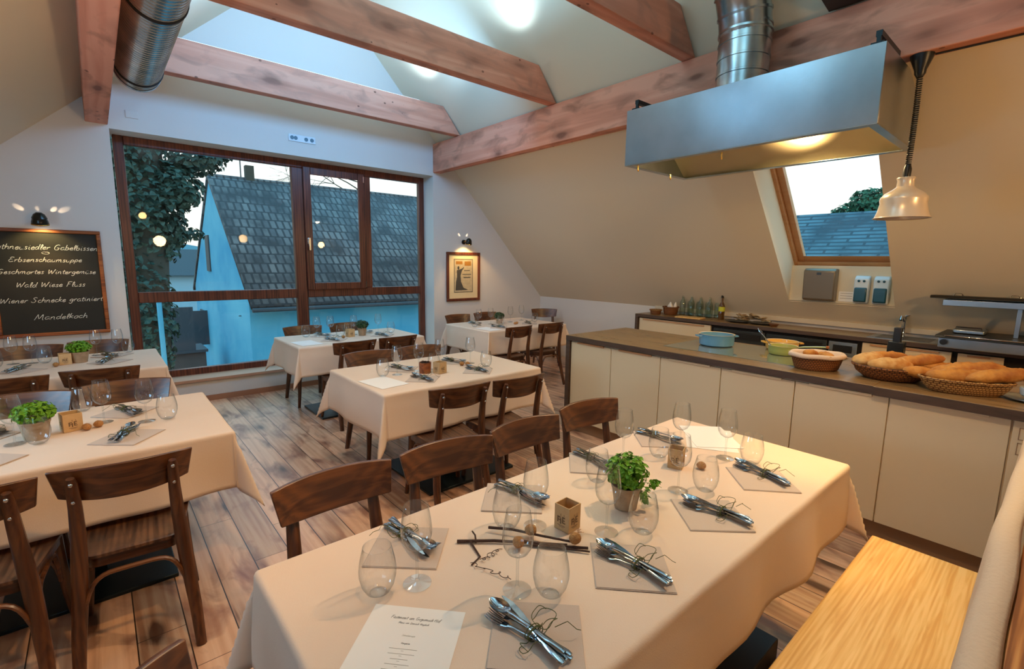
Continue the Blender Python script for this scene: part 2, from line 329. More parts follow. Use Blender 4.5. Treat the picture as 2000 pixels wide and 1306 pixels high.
# ---------------------------------------------------------------- mesh helpers
class MB:
    def __init__(s): s.v = []; s.f = []; s.m = []; s.uv = None
    def add(s, vs, fs, mi=0):
        o = len(s.v); s.v += [tuple(p) for p in vs]; s.f += [tuple(i+o for i in f) for f in fs]; s.m += [mi]*len(fs); return s
    def box(s, x0, x1, y0, y1, z0, z1, mi=0):
        v = [(x0, y0, z0), (x1, y0, z0), (x1, y1, z0), (x0, y1, z0), (x0, y0, z1), (x1, y0, z1), (x1, y1, z1), (x0, y1, z1)]
        return s.add(v, [(0, 3, 2, 1), (4, 5, 6, 7), (0, 1, 5, 4), (1, 2, 6, 5), (2, 3, 7, 6), (3, 0, 4, 7)], mi)
    def prism(s, poly, axis, a, b, mi=0):
        """poly: 2D pts (ccw) in the two other axes, extruded along axis from a to b"""
        def P(p, t):
            if axis == 0: return (t, p[0], p[1])
            if axis == 1: return (p[0], t, p[1])
            return (p[0], p[1], t)
        n = len(poly); v = [P(p, a) for p in poly]+[P(p, b) for p in poly]
        f = [tuple(range(n))[::-1], tuple(range(n, 2*n))]+[(i, (i+1) % n, n+(i+1) % n, n+i) for i in range(n)]
        return s.add(v, f, mi)
    def lathe(s, prof, n=24, mi=0, c=(0, 0, 0), sx=1, sy=1, cap0=True, cap1=False):
        o = []
        for r, z in prof:
            for k in range(n):
                a = 2*PI*k/n; o.append((c[0]+r*sx*math.cos(a), c[1]+r*sy*math.sin(a), c[2]+z))
        f = []
        for i in range(len(prof)-1):
            for k in range(n):
                k2 = (k+1) % n; f.append((i*n+k, i*n+k2, (i+1)*n+k2, (i+1)*n+k))
        if cap0: f.append(tuple(range(n))[::-1])
        if cap1: f.append(tuple((len(prof)-1)*n+k for k in range(n)))
        return s.add(o, f, mi)
    def tube(s, pts, rad, n=8, mi=0, flat=1.0, cap=True, upv=None):
        pts = [Vector(p) for p in pts]
        if not hasattr(rad, '__len__'): rad = [rad]*len(pts)
        prev = None; vs = []
        for i, p in enumerate(pts):
            t = (pts[min(i+1, len(pts)-1)]-pts[max(i-1, 0)]).normalized()
            if prev is None:
                a = Vector(upv) if upv else (Vector((0, 0, 1)) if abs(t.z) < .9 else Vector((1, 0, 0)))
            else: a = prev
            x = (a-t*a.dot(t)).normalized(); y = t.cross(x); prev = x
            for k in range(n):
                an = 2*PI*k/n+PI/n; vs.append(p+x*math.cos(an)*rad[i]*flat+y*math.sin(an)*rad[i])
        f = []
        for i in range(len(pts)-1):
            for k in range(n):
                k2 = (k+1) % n; f.append((i*n+k, i*n+k2, (i+1)*n+k2, (i+1)*n+k))
        if cap: f += [tuple(range(n))[::-1], tuple((len(pts)-1)*n+k for k in range(n))]
        return s.add(vs, f, mi)
    def grid(s, P, mi=0):
        nr, nc = len(P), len(P[0]); vs = [p for r in P for p in r]
        return s.add(vs, [(i*nc+j, i*nc+j+1, (i+1)*nc+j+1, (i+1)*nc+j) for i in range(nr-1) for j in range(nc-1)], mi)
    def ell(s, c, r, n=16, m=10, mi=0, fn=None):
        prof = []
        vs = []; 
        for i in range(m+1):
            th = PI*i/m
            for k in range(n):
                a = 2*PI*k/n; d = Vector((math.sin(th)*math.cos(a), math.sin(th)*math.sin(a), math.cos(th)))
                q = fn(d) if fn else 1
                vs.append((c[0]+r[0]*d.x*q, c[1]+r[1]*d.y*q, c[2]+r[2]*d.z*q))
        f = [(i*n+k, (i+1)*n+k, (i+1)*n+(k+1) % n, i*n+(k+1) % n) for i in range(m) for k in range(n)]
        return s.add(vs, f, mi)
def build(name, mb, mats, parent=None, loc=(0, 0, 0), rot=(0, 0, 0), ang=35, bevel=0, solid=0, subs=0, bseg=2, uv=None):
    me = bpy.data.meshes.new(name); me.from_pydata(mb.v, [], mb.f)
    if not isinstance(mats, (list, tuple)): mats = [mats]
    for m in mats: me.materials.append(m)
    me.polygons.foreach_set('material_index', mb.m)
    me.validate(); me.update()
    if uv:
        l = me.uv_layers.new(name='UV')
        for lp in me.loops:
            l.data[lp.index].uv = uv(me.vertices[lp.vertex_index].co)
    me.polygons.foreach_set('use_smooth', [True]*len(me.polygons))
    try: me.set_sharp_from_angle(angle=math.radians(ang))
    except Exception: pass
    o = bpy.data.objects.new(name, me); COL.objects.link(o); o.location = loc; o.rotation_euler = rot
    if parent is not None: o.parent = parent
    if solid: md = o.modifiers.new('solid', 'SOLIDIFY'); md.thickness = solid; md.offset = -1
    if bevel: md = o.modifiers.new('bevel', 'BEVEL'); md.width = bevel; md.segments = bseg; md.limit_method = 'ANGLE'
    if subs: md = o.modifiers.new('subd', 'SUBSURF'); md.levels = subs; md.render_levels = subs
    return o
def tag(o, label=None, cat=None, group=None, kind=None):
    if label: o['label'] = label
    if cat: o['category'] = cat
    if group: o['group'] = group
    if kind: o['kind'] = kind
    return o
def thing(name, label, cat, loc=(0, 0, 0), rz=0, group=None, kind=None, rot=None):
    o = bpy.data.objects.new(name, None); COL.objects.link(o); o.empty_display_size = .1
    o.location = loc; o.rotation_euler = rot or (0, 0, rz)
    return tag(o, label, cat, group, kind)
def dup(root, loc, rz, label, group=None, cat=None, scale=None, rot=None):
    r = root.copy(); COL.objects.link(r); r.location = loc; r.rotation_euler = rot or (0, 0, rz); r['label'] = label
    if group: r['group'] = group
    if cat: r['category'] = cat
    if scale: r.scale = scale
    for ch in list(root.children):
        c = ch.copy(); COL.objects.link(c); c.parent = r
        for g in ch.children:
            d = g.copy(); COL.objects.link(d); d.parent = c
    return r
def struct(name, mb, m, **k):
    par = k.get('parent'); o = build(name, mb, m, **k)
    if par is None: o['kind'] = 'structure'
    return o
def text(name, s, size, m, parent, loc, rot, shear=.0, off=0.0, align='CENTER', ext=.0004, sx=1.0, space=1.0):
    c = bpy.data.curves.new('t', 'FONT'); c.body = s; c.size = size; c.shear = shear; c.align_x = align; c.extrude = ext; c.offset = off; c.resolution_u = 3; c.space_character = space
    t = bpy.data.objects.new('t', c); me = bpy.data.meshes.new_from_object(t); bpy.data.objects.remove(t); me.name = name
    me.materials.clear(); me.materials.append(m)
    o = bpy.data.objects.new(name, me); COL.objects.link(o); o.parent = parent; o.location = loc; o.rotation_euler = rot; o.scale = (sx, 1, 1)
    return o

# ---------------------------------------------------------------- handwriting (single strokes)
GL = {
'a': (1.0, [[(.85, .85), (.5, 1.0), (.1, .7), (.12, .2), (.45, 0), (.8, .35), (.88, .95)], [(.88, .95), (.85, .3), (1.0, 0), (1.1, .1)]]),
'b': (.95, [[(.2, 1.9), (.12, .9), (.15, .05), (.55, 0), (.85, .4), (.7, .85), (.3, .75)]]),
'c': (.8, [[(.75, .8), (.5, 1.0), (.12, .7), (.12, .25), (.45, 0), (.85, .2)]]),
'd': (1.0, [[(.8, .8), (.45, .95), (.1, .6), (.15, .1), (.55, .05), (.85, .6)], [(.95, 1.9), (.85, .8), (.85, .2), (1.05, .05)]]),
'e': (.8, [[(.1, .45), (.6, .55), (.7, .85), (.45, 1.0), (.12, .65), (.15, .15), (.5, 0), (.85, .25)]]),
'f': (.6, [[(.75, 1.75), (.5, 1.9), (.35, 1.5), (.3, .3), (.15, -.5)], [(.05, .95), (.7, 1.0)]]),
'g': (.95, [[(.85, .85), (.5, 1.0), (.12, .65), (.2, .2), (.6, .2), (.85, .8)], [(.88, .95), (.8, -.3), (.45, -.8), (.05, -.5)]]),
'h': (.95, [[(.25, 1.9), (.15, .9), (.12, 0)], [(.13, .4), (.5, 1.0), (.8, .7), (.8, .1), (1.0, 0)]]),
'i': (.5, [[(.2, .95), (.2, .2), (.45, 0)], [(.25, 1.4), (.27, 1.5)]]),
'k': (.85, [[(.25, 1.9), (.15, .9), (.12, 0)], [(.75, 1.0), (.2, .5), (.45, .35), (.85, 0)]]),
'l': (.5, [[(.2, .3), (.5, 1.4), (.35, 1.9), (.18, 1.4), (.2, .2), (.5, 0)]]),
'm': (1.5, [[(.1, .95), (.12, 0)], [(.12, .4), (.4, 1.0), (.65, .8), (.65, 0)], [(.65, .4), (.95, 1.0), (1.2, .8), (1.2, .15), (1.45, 0)]]),
'n': (1.05, [[(.1, .95), (.12, 0)], [(.12, .4), (.45, 1.0), (.75, .8), (.75, .15), (1.0, 0)]]),
'o': (.9, [[(.5, 1.0), (.12, .7), (.15, .15), (.5, 0), (.82, .35), (.75, .85), (.45, 1.0), (.9, .9)]]),
'p': (.95, [[(.15, .95), (.1, -.8)], [(.12, .6), (.5, 1.0), (.85, .65), (.6, .1), (.15, .15)]]),
'r': (.75, [[(.12, .95), (.15, 0)], [(.15, .45), (.4, .9), (.75, .95)]]),
's': (.75, [[(.7, .85), (.4, 1.0), (.2, .75), (.6, .35), (.5, .02), (.08, .1)]]),
't': (.6, [[(.35, 1.6), (.28, .6), (.35, .05), (.65, .05)], [(.0, 1.05), (.75, 1.15)]]),
'u': (1.0, [[(.1, .95), (.12, .25), (.45, 0), (.78, .35), (.82, .95)], [(.82, .95), (.8, .2), (1.0, 0)]]),
'w': (1.4, [[(.1, .95), (.25, 0), (.6, .85), (.85, 0), (1.25, 1.0)]]),
'z': (.85, [[(.1, .95), (.75, .95), (.1, 0), (.85, .05)]]),
'R': (1.3, [[(.3, 1.8), (.2, .8), (.1, 0)], [(.05, 1.7), (.7, 2.0), (1.15, 1.6), (.8, 1.05), (.25, .95), (.7, .6), (1.2, -.05)]]),
'G': (1.4, [[(1.15, 1.75), (.7, 2.0), (.15, 1.4), (.1, .5), (.5, 0), (1.0, .2), (1.1, .8), (.6, .8)]]),
'E': (1.2, [[(1.1, 1.75), (.6, 2.0), (.25, 1.6), (.5, 1.1), (.8, 1.1), (.3, 1.0), (.05, .5), (.4, 0), (1.1, .2)]]),
'W': (1.8, [[(.1, 1.8), (.3, 0), (.8, 1.5), (1.1, 0), (1.7, 1.95)]]),
'F': (1.2, [[(.35, 1.8), (.25, .8), (.15, 0)], [(.1, 1.8), (.7, 1.95), (1.2, 1.85)], [(.25, 1.0), (.85, 1.05)]]),
'S': (1.3, [[(1.1, 1.7), (.7, 2.0), (.25, 1.6), (.6, 1.1), (.95, .6), (.6, 0), (.1, .1), (-.1, .4)]]),
'M': (1.9, [[(.05, 0), (.35, 1.8), (.45, 1.9), (.85, .4), (1.35, 1.95), (1.5, 1.2), (1.6, .1), (1.8, 0)]]),
'H': (1.4, [[(.2, 1.8), (.15, 0)], [(1.1, 1.9), (1.0, 0), (1.2, 0)], [(.0, .95), (1.2, 1.05)]]),
'V': (1.3, [[(.1, 1.8), (.5, 0), (1.2, 1.9)]]), 'D': (1.4, [[(.3, 1.8), (.2, 0), (.8, .05), (1.2, .7), (1.0, 1.6), (.1, 1.85)]]),
'-': (.6, [[(.1, .7), (.5, .72)]]), 'v': (.9, [[(.1, .95), (.4, 0), (.8, .95)]]),
'y': (.9, [[(.1, .95), (.15, .3), (.5, .1), (.8, .5)], [(.85, .95), (.75, -.4), (.3, -.8)]]),
' ': (.75, []),
}
GL['\u00fc'] = (1.0, GL['u'][1]+[[(.3, 1.35), (.31, 1.45)], [(.65, 1.35), (.66, 1.45)]])
def handwriting(name, s, width, xh, rad, m, parent, loc, rot, slant=.28, n=3, jit=.04, seed=1, flat=.35):
    """single-stroke lettering as thin raised lines; local x right, y up, z out of the surface"""
    rr = random.Random(seed); x = 0; strokes = []
    for ch in s:
        adv, st = GL[ch]; dy = rr.uniform(-jit, jit)*2
        for p in st:
            q = []
            for i in range(len(p)-1):
                p0, p1, p2, p3 = p[max(i-1, 0)], p[i], p[i+1], p[min(i+2, len(p)-1)]
                for k in range(n):
                    t = k/n
                    q.append(tuple(.5*((2*p1[a])+(p2[a]-p0[a])*t+(2*p0[a]-5*p1[a]+4*p2[a]-p3[a])*t*t+(3*p1[a]-p0[a]-3*p2[a]+p3[a])*t**3) for a in (0, 1)))
            q.append(p[-1]); strokes.append([(x+a+b*slant, b+dy) for a, b in q])
        x += adv+.12
    k = width/max(x, .1); mb = MB()
    for st in strokes:
        mb.tube([((a-x/2)*k, b*xh, 0) for a, b in st], rad, 4, flat=flat, upv=(0, 0, 1))
    return build(name, mb, m, parent, loc, rot, ang=180)

# ---------------------------------------------------------------- the room
WY, KX = 6.2, 6.0            # inner face of the window wall, of the kitchen knee wall
SL = 1.052                   # pitch of the right slope
def zr(x): return 1.0+(KX-x)*SL
def zl(x): return 3.01+.905*x
RX = 2.198; RZ = zr(RX); LX = -2.2; BY = -2.6
mb = MB(); mb.box(-2.5, 6.3, BY-.1, WY+.32, -.1, 0); struct('floor', mb, FLOORM)
# window wall with a deep opening
wx0, wx1, wz0, wz1 = .215, 3.80, .25, 2.80
mb = MB()
mb.prism([(LX-.3, 0), (wx0, 0), (wx0, zl(wx0)+.3), (LX-.3, zl(LX)+.05)], 1, WY, WY+.42)
mb.prism([(wx0, 0), (wx1, 0), (wx1, wz0), (wx0, wz0)], 1, WY, WY+.42)
mb.prism([(wx0, wz1), (wx1, wz1), (wx1, zr(wx1)+.3), (RX, RZ+.4), (wx0, zl(wx0)+.3)], 1, WY, WY+.42)
mb.prism([(wx1, 0), (KX+.3, 0), (KX+.3, 1.3), (wx1, zr(wx1)+.3)], 1, WY, WY+.42)
struct('wall_back', mb, PLASTER, ang=20)
mb = MB(); mb.box(KX, KX+.12, BY, WY, 0, 1.0); struct('wall_right', mb, PLASTER)
mb = MB(); mb.box(LX-.1, LX, BY, WY, 0, zl(LX)); struct('wall_left', mb, PLASTER)
mb = MB(); mb.prism([(LX-.1, 0), (KX+.1, 0), (KX+.1, 1.1), (RX, RZ+.1), (LX-.1, zl(LX))], 1, BY-.1, BY); struct('wall_front', mb, PLASTER)
# left slope
mb = MB(); mb.prism([(LX, zl(LX)), (RX, RZ), (RX, RZ+.25), (LX-.2, zl(LX)+.1)], 1, BY, WY); struct('ceiling_left_slope', mb, PLASTER_S)
# right slope with a deep skylight opening
oy0, oy1, ozb, ozt = 1.10, 2.04, 1.225, 2.78
def xs(z): return KX-(z-1.0)/SL
TH = .62   # horizontal depth of the roof build-up
mb = MB()
def slab(y0, y1, za, zb):
    mb.prism([(xs(za), za), (xs(za)+TH, za), (xs(zb)+TH, zb), (xs(zb), zb)], 1, y0, y1)
slab(BY, oy0, 1.0, RZ); slab(oy1, WY, 1.0, RZ); slab(oy0, oy1, ozt, RZ)
mb.prism([(xs(1.0), 1.0), (xs(1.0)+TH, 1.0), (xs(1.0)+TH, ozb), (xs(ozb), ozb)], 1, oy0, oy1)
wb = 1.60
mb.prism([(5.80, ozb-.02), (6.4, ozb-.02), (6.4, wb), (5.80, wb)], 1, oy0, oy1)
struct('ceiling_right_slope', mb, PLASTER_S, ang=20)
# baseboard and sill
mb = MB(); mb.box(LX, 3.8, WY-.015, WY, 0, .06); struct('baseboard_back', mb, mat('baseboard_wood', srgb(170, 120, 90), .5))
mb = MB(); mb.box(wx0, wx1, WY-.03, WY+.30, wz0-.02, wz0+.012); struct('trim_1', mb, mat('sill_wood', srgb(196, 150, 120), .5), bevel=.004)
mb = MB(); mb.box(KX-.04, KX, BY, 3.83, .96, 1.012); struct('trim_2', mb, mat('ledge_cream', srgb(214, 200, 176), .5), bevel=.003)

# ---- the big window (frame plane at Y 6.50)
FY0, FY1 = 6.46, 6.53
fx0, fx1, fz0, fz1 = .24, 3.80, .25, 2.80
win = thing('window_1', None, None, (0, 0, 0), kind='structure')
mb = MB()
mb.box(fx0, fx0+.085, FY0, FY1, fz0, fz1); mb.box(fx1-.085, fx1, FY0, FY1, fz0, fz1)
mb.box(fx0+.085, fx1-.085, FY0, FY1, fz1-.085, fz1); mb.box(fx0+.085, fx1-.085, FY0, FY1, fz0, fz0+.085)
mb.box(1.935, 2.075, FY0, FY1, fz0+.085, fz1-.085)
mb.box(fx0+.085, 1.935, FY0, FY1, 1.10, 1.215); mb.box(2.075, fx1-.085, FY0, FY1, 1.10, 1.215)
mb.box(2.85, 2.96, FY0, FY1, 1.215, fz1-.085)
build('window_frame', mb, FRAMEM, win, bevel=.008)
mb = MB()
x0, x1, z0, z1 = 2.065, 2.865, 1.20, 2.735
mb.box(x0, x0+.09, FY0-.03, FY0, z0, z1); mb.box(x1-.09, x1, FY0-.03, FY0, z0, z1)
mb.box(x0+.09, x1-.09, FY0-.03, FY0, z1-.09, z1); mb.box(x0+.09, x1-.09, FY0-.03, FY0, z0, z0+.09)
build('window_sash', mb, FRAMEM, win, bevel=.006)
mb = MB(); mb.box(2.085, 2.115, FY0-.04, FY0-.03, 1.78, 1.86); mb.box(2.092, 2.108, FY0-.065, FY0-.04, 1.83, 1.85); mb.box(2.088, 2.112, FY0-.075, FY0-.06, 1.70, 1.86)
build('window_handle', mb, CHROME, win, bevel=.004)
mb = MB(); mb.box(2.845, 2.857, FY0-.035, FY0-.03, 2.62, 2.70); mb.box(2.845, 2.857, FY0-.035, FY0-.03, 1.22, 1.30); build('hinge', mb, CHROME, win)
for (a, b, c, d) in ((.325, 1.935, 1.215, 2.715), (2.155, 2.775, 1.29, 2.645), (2.96, 3.715, 1.215, 2.715), (.325, 1.935, .335, 1.10), (2.075, 3.715, .335, 1.10)):
    mb = MB(); mb.box(a, b, FY0+.03, FY0+.036, c, d); build('window_pane', mb, PANE, win)

# ---- skylight window in the right slope
sk = thing('window_2', None, None, kind='structure')
def sp_(y, z, off):   # point on the skylight plane: vertical offset outwards
    return (5.80-(z-wb)/SL+off, y, z)
def bar(mb, ya, yb, za, zb, t0, t1, mi=0):
    v = [sp_(ya, za, t0), sp_(yb, za, t0), sp_(yb, zb, t0), sp_(ya, zb, t0), sp_(ya, za, t1), sp_(yb, za, t1), sp_(yb, zb, t1), sp_(ya, zb, t1)]
    mb.add(v, [(0, 3, 2, 1), (4, 5, 6, 7), (0, 1, 5, 4), (1, 2, 6, 5), (2, 3, 7, 6), (3, 0, 4, 7)], mi)
zt2 = 3.05
mb = MB(); bar(mb, oy0-.03, oy0+.03, wb, zt2, .06, .22); bar(mb, oy1-.03, oy1+.03, wb, zt2, .06, .22); bar(mb, oy0+.03, oy1-.03, wb, wb+.04, .06, .22); bar(mb, oy0+.03, oy1-.03, zt2-.05, zt2, .06, .22)
build('window_frame', mb, SKYFR, sk, bevel=.004)
mb = MB(); bar(mb, oy0+.03, oy0+.09, wb+.04, zt2-.05, .12, .2); bar(mb, oy1-.09, oy1-.03, wb+.04, zt2-.05, .12, .2); bar(mb, oy0+.09, oy1-.09, wb+.04, wb+.10, .12, .2); bar(mb, oy0+.09, oy1-.09, zt2-.11, zt2-.05, .12, .2)
build('window_sash', mb, SKYFR, sk, bevel=.004)
mb = MB(); bar(mb, oy0+.09, oy1-.09, wb+.10, zt2-.11, .16, .165); build('window_pane', mb, PANE, sk)

# ---------------------------------------------------------------- beams
def beam(name, lab, mb, m):
    o = build(name, mb, m, bevel=.006); tag(o, lab, 'beam', 'exposed roof timbers'); return o
mb = MB(); mb.box(3.80, 3.93, BY, WY, 2.845, 3.235); beam('purlin_beam', 'long heavy timber running over the kitchen island, under the metal duct', mb, BEAMY)
mb = MB(); mb.box(.045, .21, BY, WY, 2.83, 3.17); beam('purlin_beam', 'timber at the upper left beside the round metal duct', mb, BEAMY)
for yy, lab in ((5.55, 'tie beam nearest the big window, light strip along its top'), (3.78, 'middle tie beam crossing the bright ceiling'), (2.22, 'short visible tie beam right at the top, left of the hood pipe')):
    mb = MB(); mb.prism([(.21, 3.24), (3.83, 3.24), (3.565, 3.555), (.35, 3.555)], 1, yy, yy+.115)
    beam('tie_beam', lab, mb, BEAMX)
mb = MB(); mb.box(.5, 3.25, 5.60, 5.625, 3.555, 3.572); tag(build('led_strip', mb, LED), 'thin glowing white light strip lying on the tie beam nearest the window', 'light strip')

# ---------------------------------------------------------------- ducts
def ringtube(mb, pts, r, n=32): mb.tube(pts, r, n)
d = thing('ventilation_duct', 'round galvanised duct at the upper left beside the timber', 'duct', (.395, 0, 3.075))
mb = MB(); L0, L1 = BY, 5.12; y = L0; prof = []
while y < L1-.001:
    prof += [(.154, y), (.154, min(y+.034, L1)), (.1565, min(y+.036, L1)), (.1565, min(y+.041, L1))]; y += .043
pts = []; 
n = 40
vs = []
for r_, yy in prof:
    for k in range(n):
        a = 2*PI*k/n; vs.append((r_*math.cos(a), yy, r_*math.sin(a)))
mb.add(vs, [(i*n+k, (i+1)*n+k, (i+1)*n+(k+1) % n, i*n+(k+1) % n) for i in range(len(prof)-1) for k in range(n)])
build('duct_pipe', mb, GALV, d)
mb = MB(); mb.tube([(0, 5.12, 0), (0, 5.16, 0), (0, 5.19, 0)], [.158, .158, .148], 40); build('end_cap', mb, GALV, d)
for yy in (4.98, 3.6):
    mb = MB(); mb.tube([(0, yy, 0), (0, yy+.018, 0)], .163, 40); build('band_clamp', mb, RUBBER, d)

# ---------------------------------------------------------------- extraction hood
hd = thing('extraction_hood', 'large stainless steel extraction hood over the kitchen island', 'extractor hood', (0, 0, 0))
hx0, hx1, hy0, hy1, hz0, hz1 = 3.35, 4.27, .82, 2.51, 2.38, 2.80
mb = MB(); t = .012
mb.box(hx0, hx0+t, hy0, hy1, hz0, hz1); mb.box(hx1-t, hx1, hy0, hy1, hz0, hz1-.42+.30)
# end cheeks follow the roof slope at the back
for ya in (hy0, hy1-t):
    mb.prism([(hx0+t, hz0), (hx1-t, hz0), (hx1-t, 2.66), (3.92, hz1), (hx0+t, hz1)], 1, ya, ya+t)
mb.box(hx0+t, 3.92, hy0+t, hy1-t, hz1-t, hz1)
build('hood_shell', mb, STEEL, hd, bevel=.002)
mb = MB()
mb.box(hx0, hx1, hy0, hy0+.05, hz0-.006, hz0); mb.box(hx0, hx1, hy1-.05, hy1, hz0-.006, hz0)
mb.box(hx0, hx0+.05, hy0+.05, hy1-.05, hz0-.006, hz0); mb.box(hx1-.05, hx1, hy0+.05, hy1-.05, hz0-.006, hz0)
build('hood_rim', mb, STEEL, hd, bevel=.002)
mb = MB()
mb.add([(hx1-.014, hy0+.014, hz0), (hx1-.014, hy1-.014, hz0), (3.75, hy1-.014, hz1-.03), (3.75, hy0+.014, hz1-.03), (hx0+.014, hy1-.014, hz1-.03), (hx0+.014, hy0+.014, hz1-.03)],
       [(0, 1, 2, 3), (3, 2, 4, 5)])
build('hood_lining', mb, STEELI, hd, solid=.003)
mb = MB(); mb.ell((3.92, 1.40, 2.60), (.045, .045, .02)); build('hood_lamp', mb, GLOW, hd)
pl = bpy.data.lights.new('hood_light', 'POINT'); pl.energy = 30; pl.color = (1, .70, .34); pl.shadow_soft_size = .05
po = bpy.data.objects.new('hood_light', pl); COL.objects.link(po); po.location = (4.00, 1.40, 2.47)
for yy in (hy0+.02, hy1-.09):
    mb = MB(); mb.box(hx0+.02, hx0+.10, yy, yy+.06, hz1, hz1+.015); mb.box(hx0+.04, hx0+.06, yy+.02, yy+.04, hz1+.015, hz1+.05); mb.prism([(hx0+.04, hz1+.05), (3.80, hz1+.05), (3.80, hz1+.08), (hx0+.04, hz1+.08)], 1, yy+.015, yy+.045)
    build('hanging_bracket', mb, BLACKM, hd)
for (x, y) in ((3.42, 2.43), (3.95, 2.46), (3.45, 1.75)):
    mb = MB(); mb.tube([(x, y, hz0), (x, y, hz0-.03), (x+.01, y, hz0-.045)], .006, 6); build('drip_pin', mb, BRASS, hd)
# flue pipe
fp = thing('flue_pipe', 'galvanised pipe rising from the top of the hood and bending left', 'pipe', (3.56, 1.70, 2.805))
mb = MB(); prof = []
z = 0.0
while z < .36:
    prof += [(.168, z), (.168, z+.085), (.173, z+.088), (.173, z+.1)]; z += .103
mb.lathe(prof, 40, 0); 
build('vertical_section', mb, GALV, fp)
mb = MB(); pts = []; rads = []
th = 0; cx_ = Vector((0, 0, .36)); 
segs = [(0, .36), (math.radians(14), .12), (math.radians(28), .14), (math.radians(42), .14), (math.radians(50), .75)]
p = Vector((0, 0, .36)); pts = [p.copy()]
for a, l in segs[1:]:
    p = p+Vector((-math.sin(a), 0, math.cos(a)))*l; pts.append(p.copy())
mb.tube(pts, .168, 40)
build('elbow_section', mb, GALV, fp)
for i in (0, 1, 2, 3):
    a = [0, 14, 28, 42][i]; q = pts[i]; dr = Vector((-math.sin(math.radians(a)), 0, math.cos(math.radians(a))))
    mb = MB(); mb.tube([q, q+dr*.014], .176, 40); build('seam_ring', mb, GALV, fp)
# black speaker on the purlin
mb = MB(); mb.prism([(3.60, 3.27), (3.80, 3.24), (3.80, 3.6), (3.60, 3.6)], 1, 1.03, 1.27); mb.box(3.62, 3.66, 1.28, 1.285, 3.3, 3.5)
tag(build('wall_speaker', mb, BLACK, bevel=.01), 'black box speaker mounted over the timber, cut by the top edge', 'speaker')

# ---------------------------------------------------------------- heat lamp
hl = thing('heat_lamp', 'cream dome heat lamp hanging on a black coiled cord beside the hood', 'hanging lamp', (3.86, .76, 0))
mb = MB(); mb.lathe([(.148, 1.895), (.140, 1.90), (.128, 1.935), (.118, 1.985), (.122, 2.005), (.12, 2.02), (.10, 2.045), (.062, 2.07), (.045, 2.085), (.042, 2.12), (.048, 2.135), (.046, 2.14)], 40, cap0=False, cap1=True)
build('lamp_shade', mb, HEATL, hl, solid=.003)
mb = MB(); mb.lathe([(.02, 2.14), (.022, 2.19), (.014, 2.22)], 12, cap1=True); build('cord_grip', mb, BLACK, hl)
mb = MB(); pts = []
N = 560
for i in range(N+1):
    t_ = i/N; z = 2.21+t_*.53; a = t_*2*PI*42; pts.append((.013*math.cos(a)+.035*math.sin(t_*PI*.9)*.6, .013*math.sin(a), z))
mb.tube(pts, .0038, 5); build('coiled_cord', mb, BLACK, hl)
mb = MB(); mb.lathe([(.016, 2.72), (.028, 2.74), (.03, 2.76), (.055, 2.825), (.06, 2.845)], 14, cap1=True); build('ceiling_mount', mb, BLACK, hl)
cb = MB(); cb.tube([(3.865, .70, 2.835), (3.87, .3, 2.83), (3.87, -.5, 2.835), (3.87, -1.6, 2.835)], .006, 6)
cbo = tag(build('power_cable', cb, BLACK), 'thin black cable clipped under the timber at the upper right', 'cable')
mb = MB(); mb.box(3.855, 3.885, .26, .28, 2.822, 2.845); build('cable_clip', mb, BLACK, cbo)

# ---------------------------------------------------------------- chalkboard + lamp
b = thing('chalkboard', 'framed chalkboard menu hanging on the wall left of the window', 'chalkboard', (-.32, WY, 1.335))
bw, bh = .385, .49
mb = MB(); mb.box(-bw+.02, bw-.02, -.014, -.004, -bh+.02, bh-.02); build('writing_surface', mb, CHALKB, b)
mb = MB(); f_ = .032
mb.box(-bw, bw, -.03, 0, bh-f_, bh); mb.box(-bw, bw, -.03, 0, -bh, -bh+f_); mb.box(-bw, -bw+f_, -.03, 0, -bh+f_, bh-f_); mb.box(bw-f_, bw, -.03, 0, -bh+f_, bh-f_)
build('frame', mb, CHFRAME, b, bevel=.006)
for i_, (s_, xh, z, w, x) in enumerate((('Rothneusiedler Gabelbissen', .024, .305, .72, -.005), ('Erbsenschaumsuppe', .021, .195, .49, -.015), ('Geschmortes Winterge\u00fc'.replace('ge\u00fc', 'gem\u00fcse'), .021, .085, .66, -.01), ('Wald Wiese Fluss', .023, -.035, .47, .0), ('Wiener Schnecke gratiniert', .023, -.175, .70, .0), ('Mandelkoch', .024, -.335, .37, .04))):
    handwriting('chalk_lettering', s_, w, xh, .0030, CHALK, b, (x, -.0145, z), (PI/2, 0, 0), seed=i_+3)
mb = MB(); pts = []
for i in range(60):
    t_ = i/59; a = t_*2*PI*1.4; pts.append((-.02+.03*math.cos(a)*(1-.5*t_)+.02*t_, -.0156, .275+.010*math.sin(a)))
mb.tube(pts, .0016, 4); build('chalk_flourish', mb, CHALK, b)

